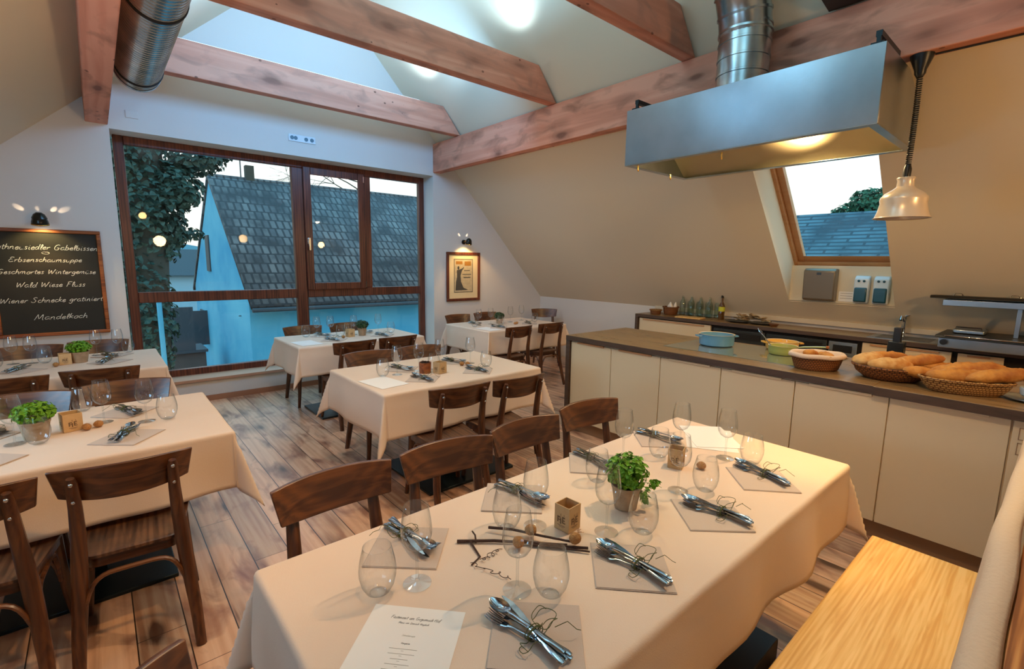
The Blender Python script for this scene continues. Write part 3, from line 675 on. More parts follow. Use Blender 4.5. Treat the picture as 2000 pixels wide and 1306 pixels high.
def picture_lamp(name, lab, loc, big=1.0, cfg=0):
    o = thing(name, lab, 'wall lamp', loc, 0, 'picture lamps')
    k = big
    mb = MB(); mb.lathe([(.001, 0), (.035*k, .002), (.034*k, .02*k), (.0, .03*k)], 20); build('wall_plate', mb, LAMPBLK, o, (0, 0, 0), (PI/2, 0, 0))
    mb = MB(); mb.tube([(0, -.02, 0), (0, -.09*k, .03*k), (0, -.14*k, .02*k)], .007, 8); build('arm', mb, BRASS, o)
    mb = MB(); mb.lathe([(.052*k, -.03*k), (.05*k, -.01*k), (.044*k, .01*k), (.046*k, .018*k), (.034*k, .045*k), (.016*k, .06*k)], 24, cap0=False, cap1=True)
    build('lamp_shade', mb, LAMPBLK, o, (0, -.14*k, -.005*k), (.25, 0, 0), solid=.002)
    mb = MB(); mb.lathe([(.0535*k, -.034*k), (.0535*k, -.026*k)], 24, cap0=False); build('shade_rim', mb, BRASS, o, (0, -.14*k, -.005*k), (.25, 0, 0), solid=.003)
    mb = MB(); mb.ell((0, 0, -.008*k), (.02*k, .02*k, .02*k)); build('bulb', mb, GLOW, o, (0, -.14*k, -.005*k), (.25, 0, 0))
    return o
picture_lamp('picture_lamp', 'small black lamp on the wall directly above the chalkboard', (-.335, WY, 1.90), 1.15)
picture_lamp('picture_lamp', 'small black lamp on the wall above the framed poster', (4.33, WY, 1.885), 1.0)
spot('picture_lamp_light', (-.335, 6.03, 1.86), (-.335, 6.17, 1.50), 125, (1, .74, .30), 9, .015, .5)
spot('picture_lamp_light', (-.335, 5.9, 1.80), (-.32, 6.2, .9), 95, WARM, 8.0, .02, .6)
spot('picture_lamp_light', (4.33, 6.05, 1.85), (4.33, 6.18, 1.50), 115, (1, .70, .26), 7, .015, .5)
spot('picture_lamp_light', (4.33, 5.75, 2.0), (4.5, 6.2, .8), 85, WARM, 12, .02, .35)
for lx, lz, in ((-.335, 1.93), (4.33, 1.915)):
    for dx in (-.10, -.01, .07, .12) if lx < 0 else (-.06, 0, .05):
        spot('lamp_vent_light', (lx+dx*.25, 6.12, lz+.0), (lx+dx*1.3, 6.2, lz+.075), 17, (1, .75, .5), 1.6, .004, .5)

# ---- framed poster
b = thing('framed_poster', 'framed old poster with a standing figure, on the wall right of the window', 'picture', (4.323, WY, 1.358))
pw, ph = .312, .374
mb = MB(); f_ = .042
mb.box(-pw, pw, -.03, 0, ph-f_, ph); mb.box(-pw, pw, -.03, 0, -ph, -ph+f_); mb.box(-pw, -pw+f_, -.03, 0, -ph+f_, ph-f_); mb.box(pw-f_, pw, -.03, 0, -ph+f_, ph-f_)
build('frame', mb, FRAMEM, b, bevel=.006)
mb = MB(); mb.box(-pw+.03, pw-.03, -.012, -.002, -ph+.03, ph-.03); build('mount_board', mb, MAT_, b)
mb = MB(); mb.box(-.175, .175, -.0135, -.012, -.24, .27); pr = build('print', mb, PRINT, b)
mb = MB()
for a in ((-.175, .175, .262, .27), (-.175, .175, -.24, -.232), (-.175, -.167, -.24, .27), (.167, .175, -.24, .27)): mb.box(a[0], a[1], -.015, -.0135, a[2], a[3])
mb.box(-.02, .145, -.015, -.0135, .03, .042); mb.box(0.0, .13, -.015, -.0135, -.02, -.006); mb.box(.01, .12, -.015, -.0135, .09, .10)
build('border_lines', mb, PRINTD, pr)
mb = MB(); mb.box(-.14, -.02, -.015, -.0135, .19, .235); mb.box(.02, .14, -.015, -.0135, .168, .235); build('title_block', mb, PRINTR, pr)
mb = MB()
def disc(mb, cx, cz, rx, rz, n=14):
    mb.add([(cx+rx*math.cos(2*PI*k/n), -.0142, cz+rz*math.sin(2*PI*k/n)) for k in range(n)], [tuple(range(n))])
disc(mb, -.095, .135, .02, .028)
mb.add([(x, -.0142, z) for x, z in ((-.125, .10), (-.075, .11), (-.02, .13), (.0, .15), (.01, .14), (-.03, .09), (-.055, .02), (-.045, -.08), (.0, -.17), (.09, -.205), (-.15, -.21), (-.14, -.08), (-.12, 0))], [tuple(range(13))[::-1]])
build('printed_figure', mb, PRINTD, pr)

# ---- socket strip and wall plate
s = thing('socket_strip', 'white socket strip on the wall above the big window', 'socket', (2.0, WY, 3.0))
mb = MB(); mb.box(-.155, .155, -.012, 0, -.04, .04); build('cover_plate', mb, SOCK, s, bevel=.004)
for x in (-.115, -.075, .045, .112):
    mb = MB(); mb.lathe([(.022, 0), (.022, .003)], 16, cap1=True); build('socket_hole', mb, APPL, s, (x, -.012, 0), (PI/2, 0, 0))
mb = MB(); mb.box(-.05, .05, -.008, 0, -.035, .035); tag(build('cover_plate', mb, PLASTER, None, (.40, WY, 2.96), bevel=.003), 'flat blank plate on the wall just under the end of the round duct', 'wall plate')

# ---------------------------------------------------------------- kitchen island
isl = thing('kitchen_island', 'long cream kitchen island with a dark brown worktop and end panel', 'kitchen island', (0, 0, 0))
ix0, ix1, iy0, iy1 = 3.31, 4.23, -2.2, 3.06
mb = MB(); mb.box(ix0+.003, ix1, .68, iy1, .873, .92); w_ = build('worktop', mb, WORKT, isl, bevel=.003)
mb = MB(); mb.box(ix0, ix0+.003, .68, iy1, .874, .918); build('worktop_edge', mb, WORKL, w_)
mb = MB(); mb.box(ix0-.009, ix1, iy0, .679, .868, .919); w_ = build('worktop', mb, WORKT, isl, bevel=.003)
mb = MB(); mb.box(ix0-.012, ix0-.009, iy0, .679, .869, .917); build('worktop_edge', mb, WORKL, w_)
mb = MB(); mb.box(ix0, ix1, iy1-.045, iy1, 0, .873); build('end_panel', mb, WORKL, isl, bevel=.003)
mb = MB(); mb.box(ix0+.04, ix1-.03, iy0, iy1-.045, .12, .873); build('carcass', mb, CABM, isl)
mb = MB(); mb.box(ix0+.07, ix1-.06, iy0, iy1-.045, 0, .12); build('plinth', mb, PLINTH, isl)
ys = [iy1-.05, 2.545, 2.062, 1.572, 1.088, .602, .118]
for i in range(6):
    mb = MB(); mb.box(ix0+.02, ix0+.04, ys[i+1]+.003, ys[i]-.003, .118, .862)
    dr = build('cabinet_door', mb, CABM, isl, bevel=.002)
    mb = MB(); w = ys[i]-ys[i+1]; mb.box(ix0+.012, ix0+.022, ys[i+1]+.08, ys[i]-.08, .853, .868); build('door_handle', mb, SKYFR if i < 2 else CABM, dr, bevel=.002)
mb = MB(); mb.box(ix0+.018, ix0+.04, -.50, .112, .118, .862); dr = build('control_panel', mb, CABM, isl, bevel=.002)
mb = MB()
for k in range(2):
    z = .80-k*.075
    for q in ((.02, .09, z-.03, z-.027), (.02, .09, z+.027, z+.03), (.02, .023, z-.03, z+.03), (.087, .09, z-.03, z+.03)): mb.box(ix0+.0165, ix0+.018, q[0], q[1], q[2], q[3])
build('button_frame', mb, PLINTH, dr)
hb = MB(); hb.box(3.52, 4.16, 1.02, 2.16, .9202, .9245); tag(build('ceramic_hob', hb, HOB, bevel=.001), 'flat glass hob set in the island worktop under the blue pot', 'hob')

# ---------------------------------------------------------------- back counter
bc = thing('back_counter', 'low back counter with brown worktop along the sloping wall', 'counter', (0, 0, 0))
cx0, cy1, cy0, ct = 5.50, 3.83, -1.8, .93
mb = MB(); mb.box(cx0+.003, 5.955, cy0, cy1, ct-.04, ct); w_ = build('worktop', mb, WORKT, bc, bevel=.002)
mb = MB(); mb.box(cx0, cx0+.003, cy0, cy1, ct-.039, ct-.001); build('worktop_edge', mb, WORKL, w_)
mb = MB(); mb.box(cx0, 5.955, cy1-.04, cy1, 0, ct-.04); build('end_panel', mb, WORKL, bc)
mb = MB(); mb.box(cx0+.06, 5.955, cy0, cy1-.04, .1, ct-.04); build('carcass', mb, DARKGAP, bc)
for i, (ya, yb, m_) in enumerate(((2.78, 3.78, CABM), (2.16, 2.74, APPL), (1.56, 2.14, APPL), (1.30, 1.54, STEEL), (.62, 1.26, CABM), (.30, .58, CABM))):
    zt = ct-.055 if m_ is CABM else ct-.075
    mb = MB(); mb.box(cx0+.03, cx0+.06, ya, yb, .1, zt)
    f = build('drawer_front' if m_ is CABM else 'appliance_front', mb, m_, bc, bevel=.002)
    if m_ is CABM: mb = MB(); mb.box(cx0+.015, cx0+.031, ya+.08, yb-.06, zt-.02, zt-.008); build('handle', mb, SKYFR, f)
    else:
        mb = MB(); mb.box(cx0+.022, cx0+.03, ya+.04, yb-.04, zt-.10, zt-.03); build('glass_strip', mb, BLACK, f)
# sink + tap
sk_ = thing('sink', 'steel sink let into the back counter beside the tap', 'sink', (5.73, .98, ct))
mb = MB(); mb.box(-.19, .19, -.26, .26, .0005, .004); build('rim', mb, STEEL, sk_, bevel=.002)
mb = MB(); mb.box(-.15, .15, -.20, .20, .004, .006); build('basin', mb, APPL, sk_)
tp = thing('kitchen_tap', 'tall mixer tap standing at the sink on the back counter', 'tap', (5.87, 1.03, ct))
mb = MB(); mb.lathe([(.026, 0.004), (.026, .01), (.02, .02), (.018, .16), (.02, .165), (.02, .20), (.0, .205)], 16); build('tap_body', mb, CHROME, tp)
mb = MB(); mb.tube([(0, 0, .15), (-.05, .0, .19), (-.12, 0, .20), (-.14, 0, .17)], [.014, .013, .012, .014], 10); build('spout', mb, CHROME, tp)
mb = MB(); mb.tube([(0, 0, .20), (0, -.06, .225), (0, -.10, .235)], [.01, .007, .006], 8); build('tap_lever', mb, CHROME, tp)

# dispensers on the upright face below the skylight
d = thing('paper_towel_dispenser', 'brown grey paper towel dispenser on the wall below the skylight', 'dispenser', (5.797, 1.735, 1.405))
mb = MB(); mb.prism([(-.11, -.155), (-.13, .14), (-.10, .165), (0, .165), (0, -.17), (-.07, -.17)], 1, -.145, .145); build('housing', mb, DISPG, d, bevel=.012)
mb = MB(); mb.box(-.134, -.128, -.02, .02, .10, .125); build('lock', mb, APPL, d)
for y, lab in ((1.375, 'left one of the two white and blue soap dispensers below the skylight'), (1.215, 'right one of the two white and blue soap dispensers below the skylight')):
    d = thing('soap_dispenser', lab, 'soap dispenser', (5.80, y, 1.37), 0, 'soap dispensers below the skylight')
    mb = MB(); mb.prism([(-.06, -.125), (-.075, .0), (-.07, .10), (-.04, .135), (0, .135), (0, -.13), (-.04, -.135)], 1, -.062, .062); build('housing', mb, DISPW, d, bevel=.01)
    mb = MB(); mb.prism([(-.088, -.118), (-.092, .015), (-.06, .025), (-.06, -.125)], 1, -.052, .052); build('push_plate', mb, DISPB, d, bevel=.01)
    mb = MB()
    for (a, b_) in ((-.022, .085), (.022, .085)): mb.ell((-.076, a, b_), (.004, .012, .012), 10, 6)
    build('eye_dots', mb, DISPB, d)
nb = thing('hand_wash_notice', 'small printed notice between the towel and soap dispensers', 'notice', (5.795, 1.51, 1.29))
mb = MB(); mb.box(-.001, .003, -.065, .065, -.05, .05); build('sheet', mb, PAPER, nb)
mb = MB()
for k in range(3): mb.box(-.0018, -.001, -.055, .05, .03-k*.025, .034-k*.025)
build('printed_lines', mb, INKL, nb)

# ---------------------------------------------------------------- tables and cloths
def side_f(t, seed):
    return .07+.035*math.sin(t*7+seed)+.02*math.sin(t*17+seed*2.3)
def cloth(name, lab, x0, x1, y0, y1, zt, d, seed, group='tablecloths'):
    st = .032
    def axis(a, b):
        n = max(2, int((b-a)/.06)); k = int(d/.024)
        fine = [.004, .010, .018, .028]
        out = [a-d+i*(d-.034)/k for i in range(k)]+[a-.034]+[a-q for q in fine[::-1]]+[a]
        mid = [a+.008]+[a+(b-a)*i/n for i in range(1, n)]+[b-.008]
        return out+mid+[b]+[b+q for q in fine]+[b+.034]+[b+.034+(i+1)*(d-.034)/k for i in range(k)]
    xs_, ys_ = axis(x0, x1), axis(y0, y1)
    R = .014
    P = []
    for y in ys_:
        row = []
        for x in xs_:
            ex = x-x1 if x > x1 else (x-x0 if x < x0 else 0); ey = y-y1 if y > y1 else (y-y0 if y < y0 else 0)
            bx = min(max(x, x0), x1); by = min(max(y, y0), y1)
            if not ex and not ey:
                w = .0012*math.sin(x*5+seed)*math.sin(y*7+seed*1.7)
                row.append((x, y, zt+w*0+.0006*math.sin(y*23+x*3))); continue
            rho = math.hypot(ex, ey); th = math.atan2(abs(ey), abs(ex)) if (ex and ey) else (0 if ex else PI/2)
            if ex and ey:
                s = 1-abs(th-PI/4)/(PI/4)
                t0 = (by if th < PI/4 else bx)
                f = side_f(t0, seed)*(1-s)+(.34)*s
                dirx, diry = math.cos(th)*(1 if ex > 0 else -1), math.sin(th)*(1 if ey > 0 else -1)
                f = f-.10*math.exp(-((s-.38)/.22)**2)
            else:
                t0 = by if ex else bx
                f = side_f(t0, seed); dirx, diry = ((1 if ex > 0 else -1), 0) if ex else (0, (1 if ey > 0 else -1))
                # ease the side ripples into the corner folds
            # rounded table edge
            if rho < R*1.57:
                a = rho/R; out = R*math.sin(a); dz = R*(1-math.cos(a))
            else:
                q = rho-R*1.57; g = f*min(1, q/.08)
                out = R+q*math.sin(g) ; dz = R+q*math.cos(g)
            if ex and ey:
                wv = 0
            else:
                wv = .010*min(1, rho/.2)*math.sin(t0*13+seed*3)
            row.append((bx+dirx*(out+wv), by+diry*(out+wv), zt-dz))
        P.append(row)
    mb = MB(); mb.grid(P)
    o = build(name, mb, CLOTH, ang=180, solid=.0016); tag(o, lab, 'tablecloth', group)
    return o
def table(lab, x0, x1, y0, y1, zt, px0, px1, py0, py1, h=.02, legs=True):
    t = thing('dining_table', lab, 'table', ((x0+x1)/2, (y0+y1)/2, 0), 0, 'cloth covered tables')
    cx_, cy_ = (x0+x1)/2, (y0+y1)/2
    mb = MB(); mb.box(x0-cx_, x1-cx_, y0-cy_, y1-cy_, zt-.034, zt-.005); build('tabletop', mb, PANELM, t, bevel=.004)
    mb = MB(); mb.box(px0-cx_, px1-cx_, py0-cy_, py1-cy_, 0, h); build('base_plate', mb, BLACKM, t, bevel=.004)
    mb = MB(); mx, my = (px0+px1)/2-cx_, (py0+py1)/2-cy_; mb.box(mx-.05, mx+.05, my-.05, my+.05, h, zt-.034); build('column', mb, BLACKM, t, bevel=.003)
    return t
TZ = .76
TAB = dict(
 T1=(.265, 2.35, .54, 1.33), T2=(-1.35, .435, 2.57, 3.46), T3=(1.30, 2.63, 2.715, 3.60), T4=(1.40, 2.73, 4.70, 5.50), T5=(3.53, 4.86, 4.52, 5.44), T6=(-1.0, .35, 4.50, 5.42))
table('large front dining table with pale cloth, longest in the room', .265, 2.35, .54, 1.33, TZ, .75, 1.98, .61, .74, .09)
table('dining table at the front left with green plant and row of glasses', *TAB['T2'], TZ, -.45, .19, 2.76, 3.40)
table('dining table in the middle of the room, two chairs on its near side', *TAB['T3'], TZ, 1.60, 2.35, 2.69, 3.38)
table('dining table standing right in front of the big window', *TAB['T4'], TZ, 1.60, 2.30, 4.74, 5.30)
table('dining table in the far right corner under the framed poster', *TAB['T5'], TZ, 3.9, 4.5, 4.7, 5.25)
table('dining table at the back left below the chalkboard', *TAB['T6'], TZ, -.6, 0.0, 4.7, 5.25)
cloth('tablecloth', 'cream linen cloth on the large front table with eight settings', *TAB['T1'], TZ, .275, 1.0)
cloth('tablecloth', 'cream linen cloth on the front left table', *TAB['T2'], TZ, .29, 2.1)
cloth('tablecloth', 'cream linen cloth on the middle table, long pointed corner at the near left', *TAB['T3'], TZ, .30, 3.7)
cloth('tablecloth', 'cream linen cloth on the table in front of the big window', *TAB['T4'], TZ, .29, 4.4)
cloth('tablecloth', 'cream linen cloth on the far right corner table', *TAB['T5'], TZ, .30, 5.2)
cloth('tablecloth', 'cream linen cloth on the back left table under the chalkboard', *TAB['T6'], TZ, .29, 6.3)

# ---------------------------------------------------------------- chairs
def arc_board(w_top, w_bot, z0, z1, sag, th, yb0, yb1, n=18):
    """curved back board: centre pushed to -y"""
    mb = MB(); V = []; nz = 4
    for side in (0, 1):
        for j in range(nz+1):
            t = j/nz
            for i in range(n+1):
                u = 2*i/n-1; hw = w_bot+(w_top-w_bot)*t
                zz0 = z0+.020*abs(u)**2.2*(1)-.0; zz1 = z1-.006*abs(u)**3
                z = zz0+(zz1-zz0)*t
                y = yb0+(yb1-yb0)*t-sag*(1-u*u)+(th if side else 0)
                V.append((u*hw, y, z))
    m = n+1; L = (nz+1)*m; F_ = []
    for j in range(nz):
        for i in range(n):
            a = j*m+i
            F_.append((a, a+1, a+m+1, a+m)); F_.append((L+a, L+a+m, L+a+m+1, L+a+1))
    for i in range(n): F_.append((i, L+i, L+i+1, i+1)); a = nz*m+i; F_.append((a, a+1, L+a+1, L+a))
    for j in range(nz): a = j*m; F_.append((a, a+m, L+a+m, L+a)); a = j*m+n; F_.append((a, L+a, L+a+m, a+m))
    mb.add(V, F_); return mb
def make_chair(lab):
    t = thing('dining_chair', lab, 'chair', (0, 0, 0), 0, 'brown bentwood dining chairs')
    # seat outline
    def outline(k=1.0, n=6):
        pts = []; cs = [(.200, .195, .05), (-.200, .195, .05), (-.168, -.185, .06), (.168, -.185, .06)]
        an = [0, 90, 180, 270]
        for (x, y, r), a0 in zip(cs, an):
            sxn = 1 if x > 0 else -1; syn = 1 if y > 0 else -1
            for i in range(n+1):
                a = math.radians(a0+90*i/n); pts.append(((x-sxn*r+r*math.cos(a))*k, (y-syn*r+r*math.sin(a))*k))
        return pts
    o = outline(); n = len(o); V = []; F_ = []
    rings = [(0.0, .449), (.5, .450), (.85, .455), (.97, .458), (1.0, .455), (1.0, .443), (.96, .440)]
    V.append((0, 0, .449))
    for k, z in rings[1:]:
        V += [(x*k, y*k, z) for x, y in o]
    F_ += [(0, 1+i, 1+(i+1) % n) for i in range(n)]
    for r in range(len(rings)-2):
        F_ += [(1+r*n+i, 1+(r+1)*n+i, 1+(r+1)*n+(i+1) % n, 1+r*n+(i+1) % n) for i in range(n)]
    F_.append(tuple(1+(len(rings)-2)*n+i for i in range(n)))
    mb = MB(); mb.add(V, F_); build('seat', mb, SEATM, t, ang=50)
    mb = MB(); V = []
    for k, z in ((.93, .440), (.93, .400), (.86, .400), (.86, .440)): V += [(x*k, y*k, z) for x, y in o]
    F_ = []
    for r in range(4):
        r2 = (r+1) % 4; F_ += [(r*n+i, r2*n+i, r2*n+(i+1) % n, r*n+(i+1) % n) for i in range(n)]
    mb.add(V, F_); build('seat_frame', mb, CHAIRM, t)
    bb = arc_board(.218, .198, .690, .832, .050, .015, -.190, -.222); build('backrest', bb, CHAIRM, t, bevel=.004)
    for s in (-1, 1):
        mb = MB(); mb.tube([(s*.190, -.290, 0), (s*.182, -.245, .16), (s*.168, -.212, .32), (s*.160, -.205, .44), (s*.152, -.212, .56), (s*.148, -.232, .68), (s*.148, -.258, .78), (s*.148, -.266, .806)],
                           [.0165, .020, .0225, .0235, .021, .0185, .016, .011], 10, flat=1.15)
        lg = build('leg', mb, CHAIRZ, t)
        mb = MB(); mb.ell((s*.148, -.279, .785), (.007, .004, .007), 10, 6); mb.ell((s*.148, -.268, .715), (.006, .004, .006), 10, 6); build('bolt', mb, CHROME, lg)
        mb = MB(); mb.tube([(s*.168, .165, .44), (s*.175, .17, .30), (s*.185, .18, .15), (s*.200, .195, 0)], [.023, .021, .018, .015], 10); build('leg', mb, CHAIRZ, t)
    def arch(a, b_, drop=.235):
        a, b_ = Vector(a), Vector(b_); pts = []
        for i in range(17):
            u = i/16; z = .395-(.395-drop)*(abs(2*u-1)**3.2)
            k = .5+.5*math.copysign(abs(2*u-1)**.55, 2*u-1); p = a.lerp(b_, k); pts.append((p.x, p.y, z))
        m = MB(); m.tube(pts, .0105, 8, flat=.8); return m
    build('brace', arch((-.165, -.222, 0), (.165, -.222, 0)), CHAIRM, t)
    build('brace', arch((-.172, .158, 0), (.172, .158, 0)), CHAIRM, t)
    build('brace', arch((-.168, -.20, 0), (-.172, .15, 0)), CHAIRM, t)
    build('brace', arch((.168, -.20, 0), (.172, .15, 0)), CHAIRM, t)
    return t
CH = [ # backrest middle (between its ends), facing angle (0 = faces +Y), label
 (.59, 1.65, 180+1, 'leftmost of the four chairs across the big front table'),
 (1.065, 1.64, 180-6, 'second from the left of the four chairs across the front table'),
 (1.51, 1.645, 180-1, 'third from the left of the four chairs across the front table'),
 (2.0, 1.665, 180-6, 'rightmost of the four chairs across the front table, nearest the island'),
 (.02, 2.265, -4, 'whole chair in the left foreground, back to us, at the front left table'),
 (-.43, 2.28, -6, 'chair cut by the left edge, back to us, next to the left foreground chair'),
 (.095, 3.73, 180-6, 'chair on the window side of the front left table, behind the glasses'),
 (-.37, 3.70, 180-8, 'chair on the window side of the front left table, behind its green plant'),
 (-.03, 4.29, -5, 'near side right chair at the back left table'),
 (-.50, 4.27, -4, 'near side left chair at the back left table, cut by the left edge'),
 (-.48, 5.69, 180, 'far left chair against the wall below the chalkboard'),
 (-.03, 5.74, 180-4, 'right hand chair below the chalkboard, next to the window'),
 (1.82, 4.385, 1, 'left chair on the near side of the table by the big window'),
 (2.29, 4.42, 2, 'right chair on the near side of the table by the big window'),
 (1.75, 5.72, 180, 'left chair between the big window and its table'),
 (2.27, 5.74, 180, 'right chair between the big window and its table'),
 (1.69, 3.80, 180-2, 'far side left chair at the middle table'),
 (2.16, 3.79, 180-3, 'far side right chair at the middle table'),
 (1.66, 2.40, -6, 'left chair on the near side of the middle table'),
 (2.11, 2.355, -4, 'right chair on the near side of the middle table'),
 (3.82, 4.29, 2, 'left chair on the near side of the far corner table'),
 (4.39, 4.315, -2, 'right chair on the near side of the far corner table, by the island end'),
 (3.93, 5.78, 180, 'far side left chair at the corner table, below the poster'),
 (4.46, 5.82, 180, 'far side right chair at the corner table, below the poster'),
 (5.63, 5.72, 180-38, 'single chair standing free in the far corner against the low wall'),
 (-.075, .925, 230, 'chair back just peeking in at the bottom edge, lower left'),
]
c0 = make_chair(CH[0][3])
for i, (x, y, a, lab) in enumerate(CH):
    ra = math.radians(a)
    # local (0,-.222) is the middle between the backrest ends
    lx, ly = 0.222*(-math.sin(ra)), 0.222*math.cos(ra)
    if i == 0: c0.location = (x+lx, y+ly, 0); c0.rotation_euler = (0, 0, ra)
    else: dup(c0, (x+lx, y+ly, 0), ra, lab)

# ---------------------------------------------------------------- bench on the right
bn = thing('wooden_bench', 'pale pine bench at the lower right with a cloth draped over its backrest', 'bench', (0, 0, 0))
mb = MB(); mb.box(.3, 2.42, .07, .435, .43, .46); build('bench_seat', mb, BENCHM, bn, bevel=.006)
for x in (.7, 2.0):
    mb = MB(); mb.box(x, x+.04, .10, .40, 0, .43); build('leg', mb, BLACKM, bn, bevel=.003)
mb = MB(); mb.prism([(.035, .30), (.060, .30), (.034, 1.015), (.012, 1.015)], 0, .45, 2.36); build('backrest', mb, BENCHM, bn, bevel=.004)
mb = MB(); P = []
prof = [(.085, .50), (.077, .62), (.066, .78), (.056, .92), (.050, .99), (.046, 1.020), (.036, 1.034), (.022, 1.037), (.012, 1.034), (.007, 1.028)]
for (y, z) in prof:
    P.append([(x, y+.0020*math.sin(x*14+z*6)+.003*math.sin(x*5), z if z > .9 else z+.008*math.sin(x*9)) for x in [.45+i*.06 for i in range(33)]])
mb.grid(P); build('draped_throw', mb, THROW, bn, ang=180, solid=.003)
tb = thing('side_table', 'honey brown wooden surface cut by the right edge, behind the bench cloth', 'table', (0, 0, 0))
mb = MB(); mb.box(.40, 2.40, -.62, .004, .985, 1.022); build('tabletop', mb, PANELM, tb, bevel=.004)
for x in (.5, 2.25):
    mb = MB(); mb.box(x, x+.06, -.60, -.06, 0, .985); build('leg', mb, PANELM, tb, bevel=.004)

# ---------------------------------------------------------------- table ware
def make_wine(lab):
    t = thing('wine_glass', lab, 'wine glass', (0, 0, 0), 0, 'stemmed wine glasses')
    mb = MB(); mb.lathe([(.004, .094), (.014, .097), (.027, .106), (.036, .122), (.0395, .14), (.0395, .155), (.037, .178), (.0335, .198), (.0305, .216)], 32, cap0=False); mb.lathe([(.0303, .2155), (.0311, .2160), (.0306, .2170), (.0299, .2164)], 32, 1, cap0=False); build('bowl', mb, [GLASS, GLASSF], t)
    mb = MB(); mb.lathe([(.0065, .008), (.0038, .018), (.0033, .05), (.0036, .08), (.006, .094)], 12, cap0=False); build('stem', mb, GLASSF, t)
    mb = MB(); mb.lathe([(.036, .0005), (.0365, .002), (.02, .0045), (.0065, .008)], 32, cap0=True); build('foot', mb, GLASSF, t)
    return t
def make_tumbler(lab):
    t = thing('stemless_glass', lab, 'water glass', (0, 0, 0), 0, 'stemless tumblers')
    mb = MB(); mb.lathe([(.020, .003), (.030, .008), (.040, .026), (.0455, .050), (.046, .066), (.043, .090), (.038, .112), (.0345, .126)], 32, cap0=False); mb.lathe([(.0343, .1255), (.0352, .1260), (.0347, .1271), (.0339, .1265)], 32, 1, cap0=False); build('bowl', mb, [GLASS, GLASSF], t)
    mb = MB(); mb.lathe([(.019, .0005), (.021, .003), (.012, .008), (.0, .010)], 24, cap0=True); build('base', mb, GLASSF, t)
    return t
w0 = None; s0 = None
def wine(x, y, lab, z=TZ):
    global w0
    if w0 is None: w0 = make_wine(lab); w0.location = (x, y, z+.0015); return w0
    return dup(w0, (x, y, z+.0015), rnd.uniform(0, 6), lab)
def tumb(x, y, lab, z=TZ):
    global s0
    if s0 is None: s0 = make_tumbler(lab); s0.location = (x, y, z+.0015); return s0
    return dup(s0, (x, y, z+.0015), rnd.uniform(0, 6), lab)

def make_cutlery(lab):
    t = thing('cutlery_bundle', lab, 'cutlery', (0, 0, 0), 0, 'cutlery bundles tied with green tendrils')
    def place(o, dx, dy, ang, z, roll=0): o.location = (dx, dy, z); o.rotation_euler = (0, roll, math.radians(ang))
    def fork():
        m = MB(); m.tube([(0, -.11, 0), (0, -.10, .001), (0, -.06, .002), (0, -.01, .004), (0, .035, .004), (0, .05, .002)], [.006, .0085, .0075, .0045, .0035, .006], 10, flat=.42, upv=(0, 0, 1))
        m.tube([(0, .048, .002), (0, .056, .000), (0, .066, -.001)], [.006, .0105, .0115], 10, flat=.22, upv=(0, 0, 1))
        for k in (-1.5, -.5, .5, 1.5): m.tube([(k*.0062, .064, -.001), (k*.0062, .085, .0), (k*.006, .102, .004), (k*.0058, .110, .007)], [.0024, .0021, .0018, .0008], 6, flat=.7)
        return m
    def spoon():
        m = MB(); m.tube([(0, -.11, 0), (0, -.10, .001), (0, -.06, .002), (0, -.01, .004), (0, .035, .004), (0, .055, .002)], [.006, .0085, .0075, .0045, .0035, .005], 10, flat=.42, upv=(0, 0, 1))
        P = []
        for i in range(13):
            u = i/12; y = .05+.065*u; w = .0195*math.sin(PI*min(1, u*.98+.01))**.62
            P.append([(w*v, y, .004-.009*math.sin(PI*u)*(1-v*v*.9)) for v in [-1+2*j/10 for j in range(11)]])
        m.grid(P); 
        P2 = [[(p[0]*1.02, p[1], p[2]-.0012) for p in r[::-1]] for r in P]; m.grid(P2)
        return m
    def knife():
        m = MB(); m.tube([(0, -.115, 0), (0, -.105, 0), (0, -.05, .001), (0, .01, .001)], [.006, .0085, .0080, .0060], 10, flat=.5, upv=(0, 0, 1))
        m.prism([(-.005, .008), (.006, .008), (.010, .05), (.009, .09), (.002, .118), (-.003, .122), (-.005, .10)], 2, .0, .0014); return m
    spec = [('fork', fork, .000, .0, 7, .010), ('fork', fork, -.012, -.006, 12, .006), ('knife', knife, .010, .004, -5, .008), ('knife', knife, .004, -.004, -12, .016), ('spoon', spoon, -.004, .006, 1, .022)]
    for nm, fn, dx, dy, an, z in spec: place(build(nm, fn(), CUT, t), dx, dy, an, z)
    mb = MB(); pts = []
    for i in range(90):
        a = 2*PI*i/22; pts.append((.022*math.cos(a), -.022+.005*math.sin(a*.37)+i*.0001, .014+.015*math.sin(a)))
    mb.tube(pts, .0011, 5)
    for (cx_, cy_, cz, rx, ry, ph) in ((.030, -.018, .040, .022, .030, .3), (.024, -.030, .032, .028, .018, 1.4), (-.026, -.030, .012, .026, .016, 2.0)):
        pts = []
        for i in range(34):
            a = 2*PI*i/26+ph; pts.append((cx_+rx*math.cos(a)*(1-i*.004), cy_+ry*math.sin(a)+.004*math.sin(3*a), max(.003, cz+.012*math.sin(a*1.3+ph)-abs(i-17)*.0006)))
        mb.tube(pts, .0009, 5)
    mb.tube([(.03, -.05, .03), (.05, -.065, .04), (.062, -.06, .032), (.07, -.08, .02), (.082, -.082, .012)], .0009, 5)
    tw = build('tendril_tie', mb, TWINE, t)
    return t
k0 = None
def cutlery(x, y, deg, lab, z=TZ+.0058, sc=1.0):
    global k0
    if k0 is None: k0 = make_cutlery(lab); k0.location = (x, y, z); k0.rotation_euler = (0, 0, math.radians(deg)); return k0
    return dup(k0, (x, y, z), math.radians(deg), lab, scale=(sc, 1, 1))
n0 = None
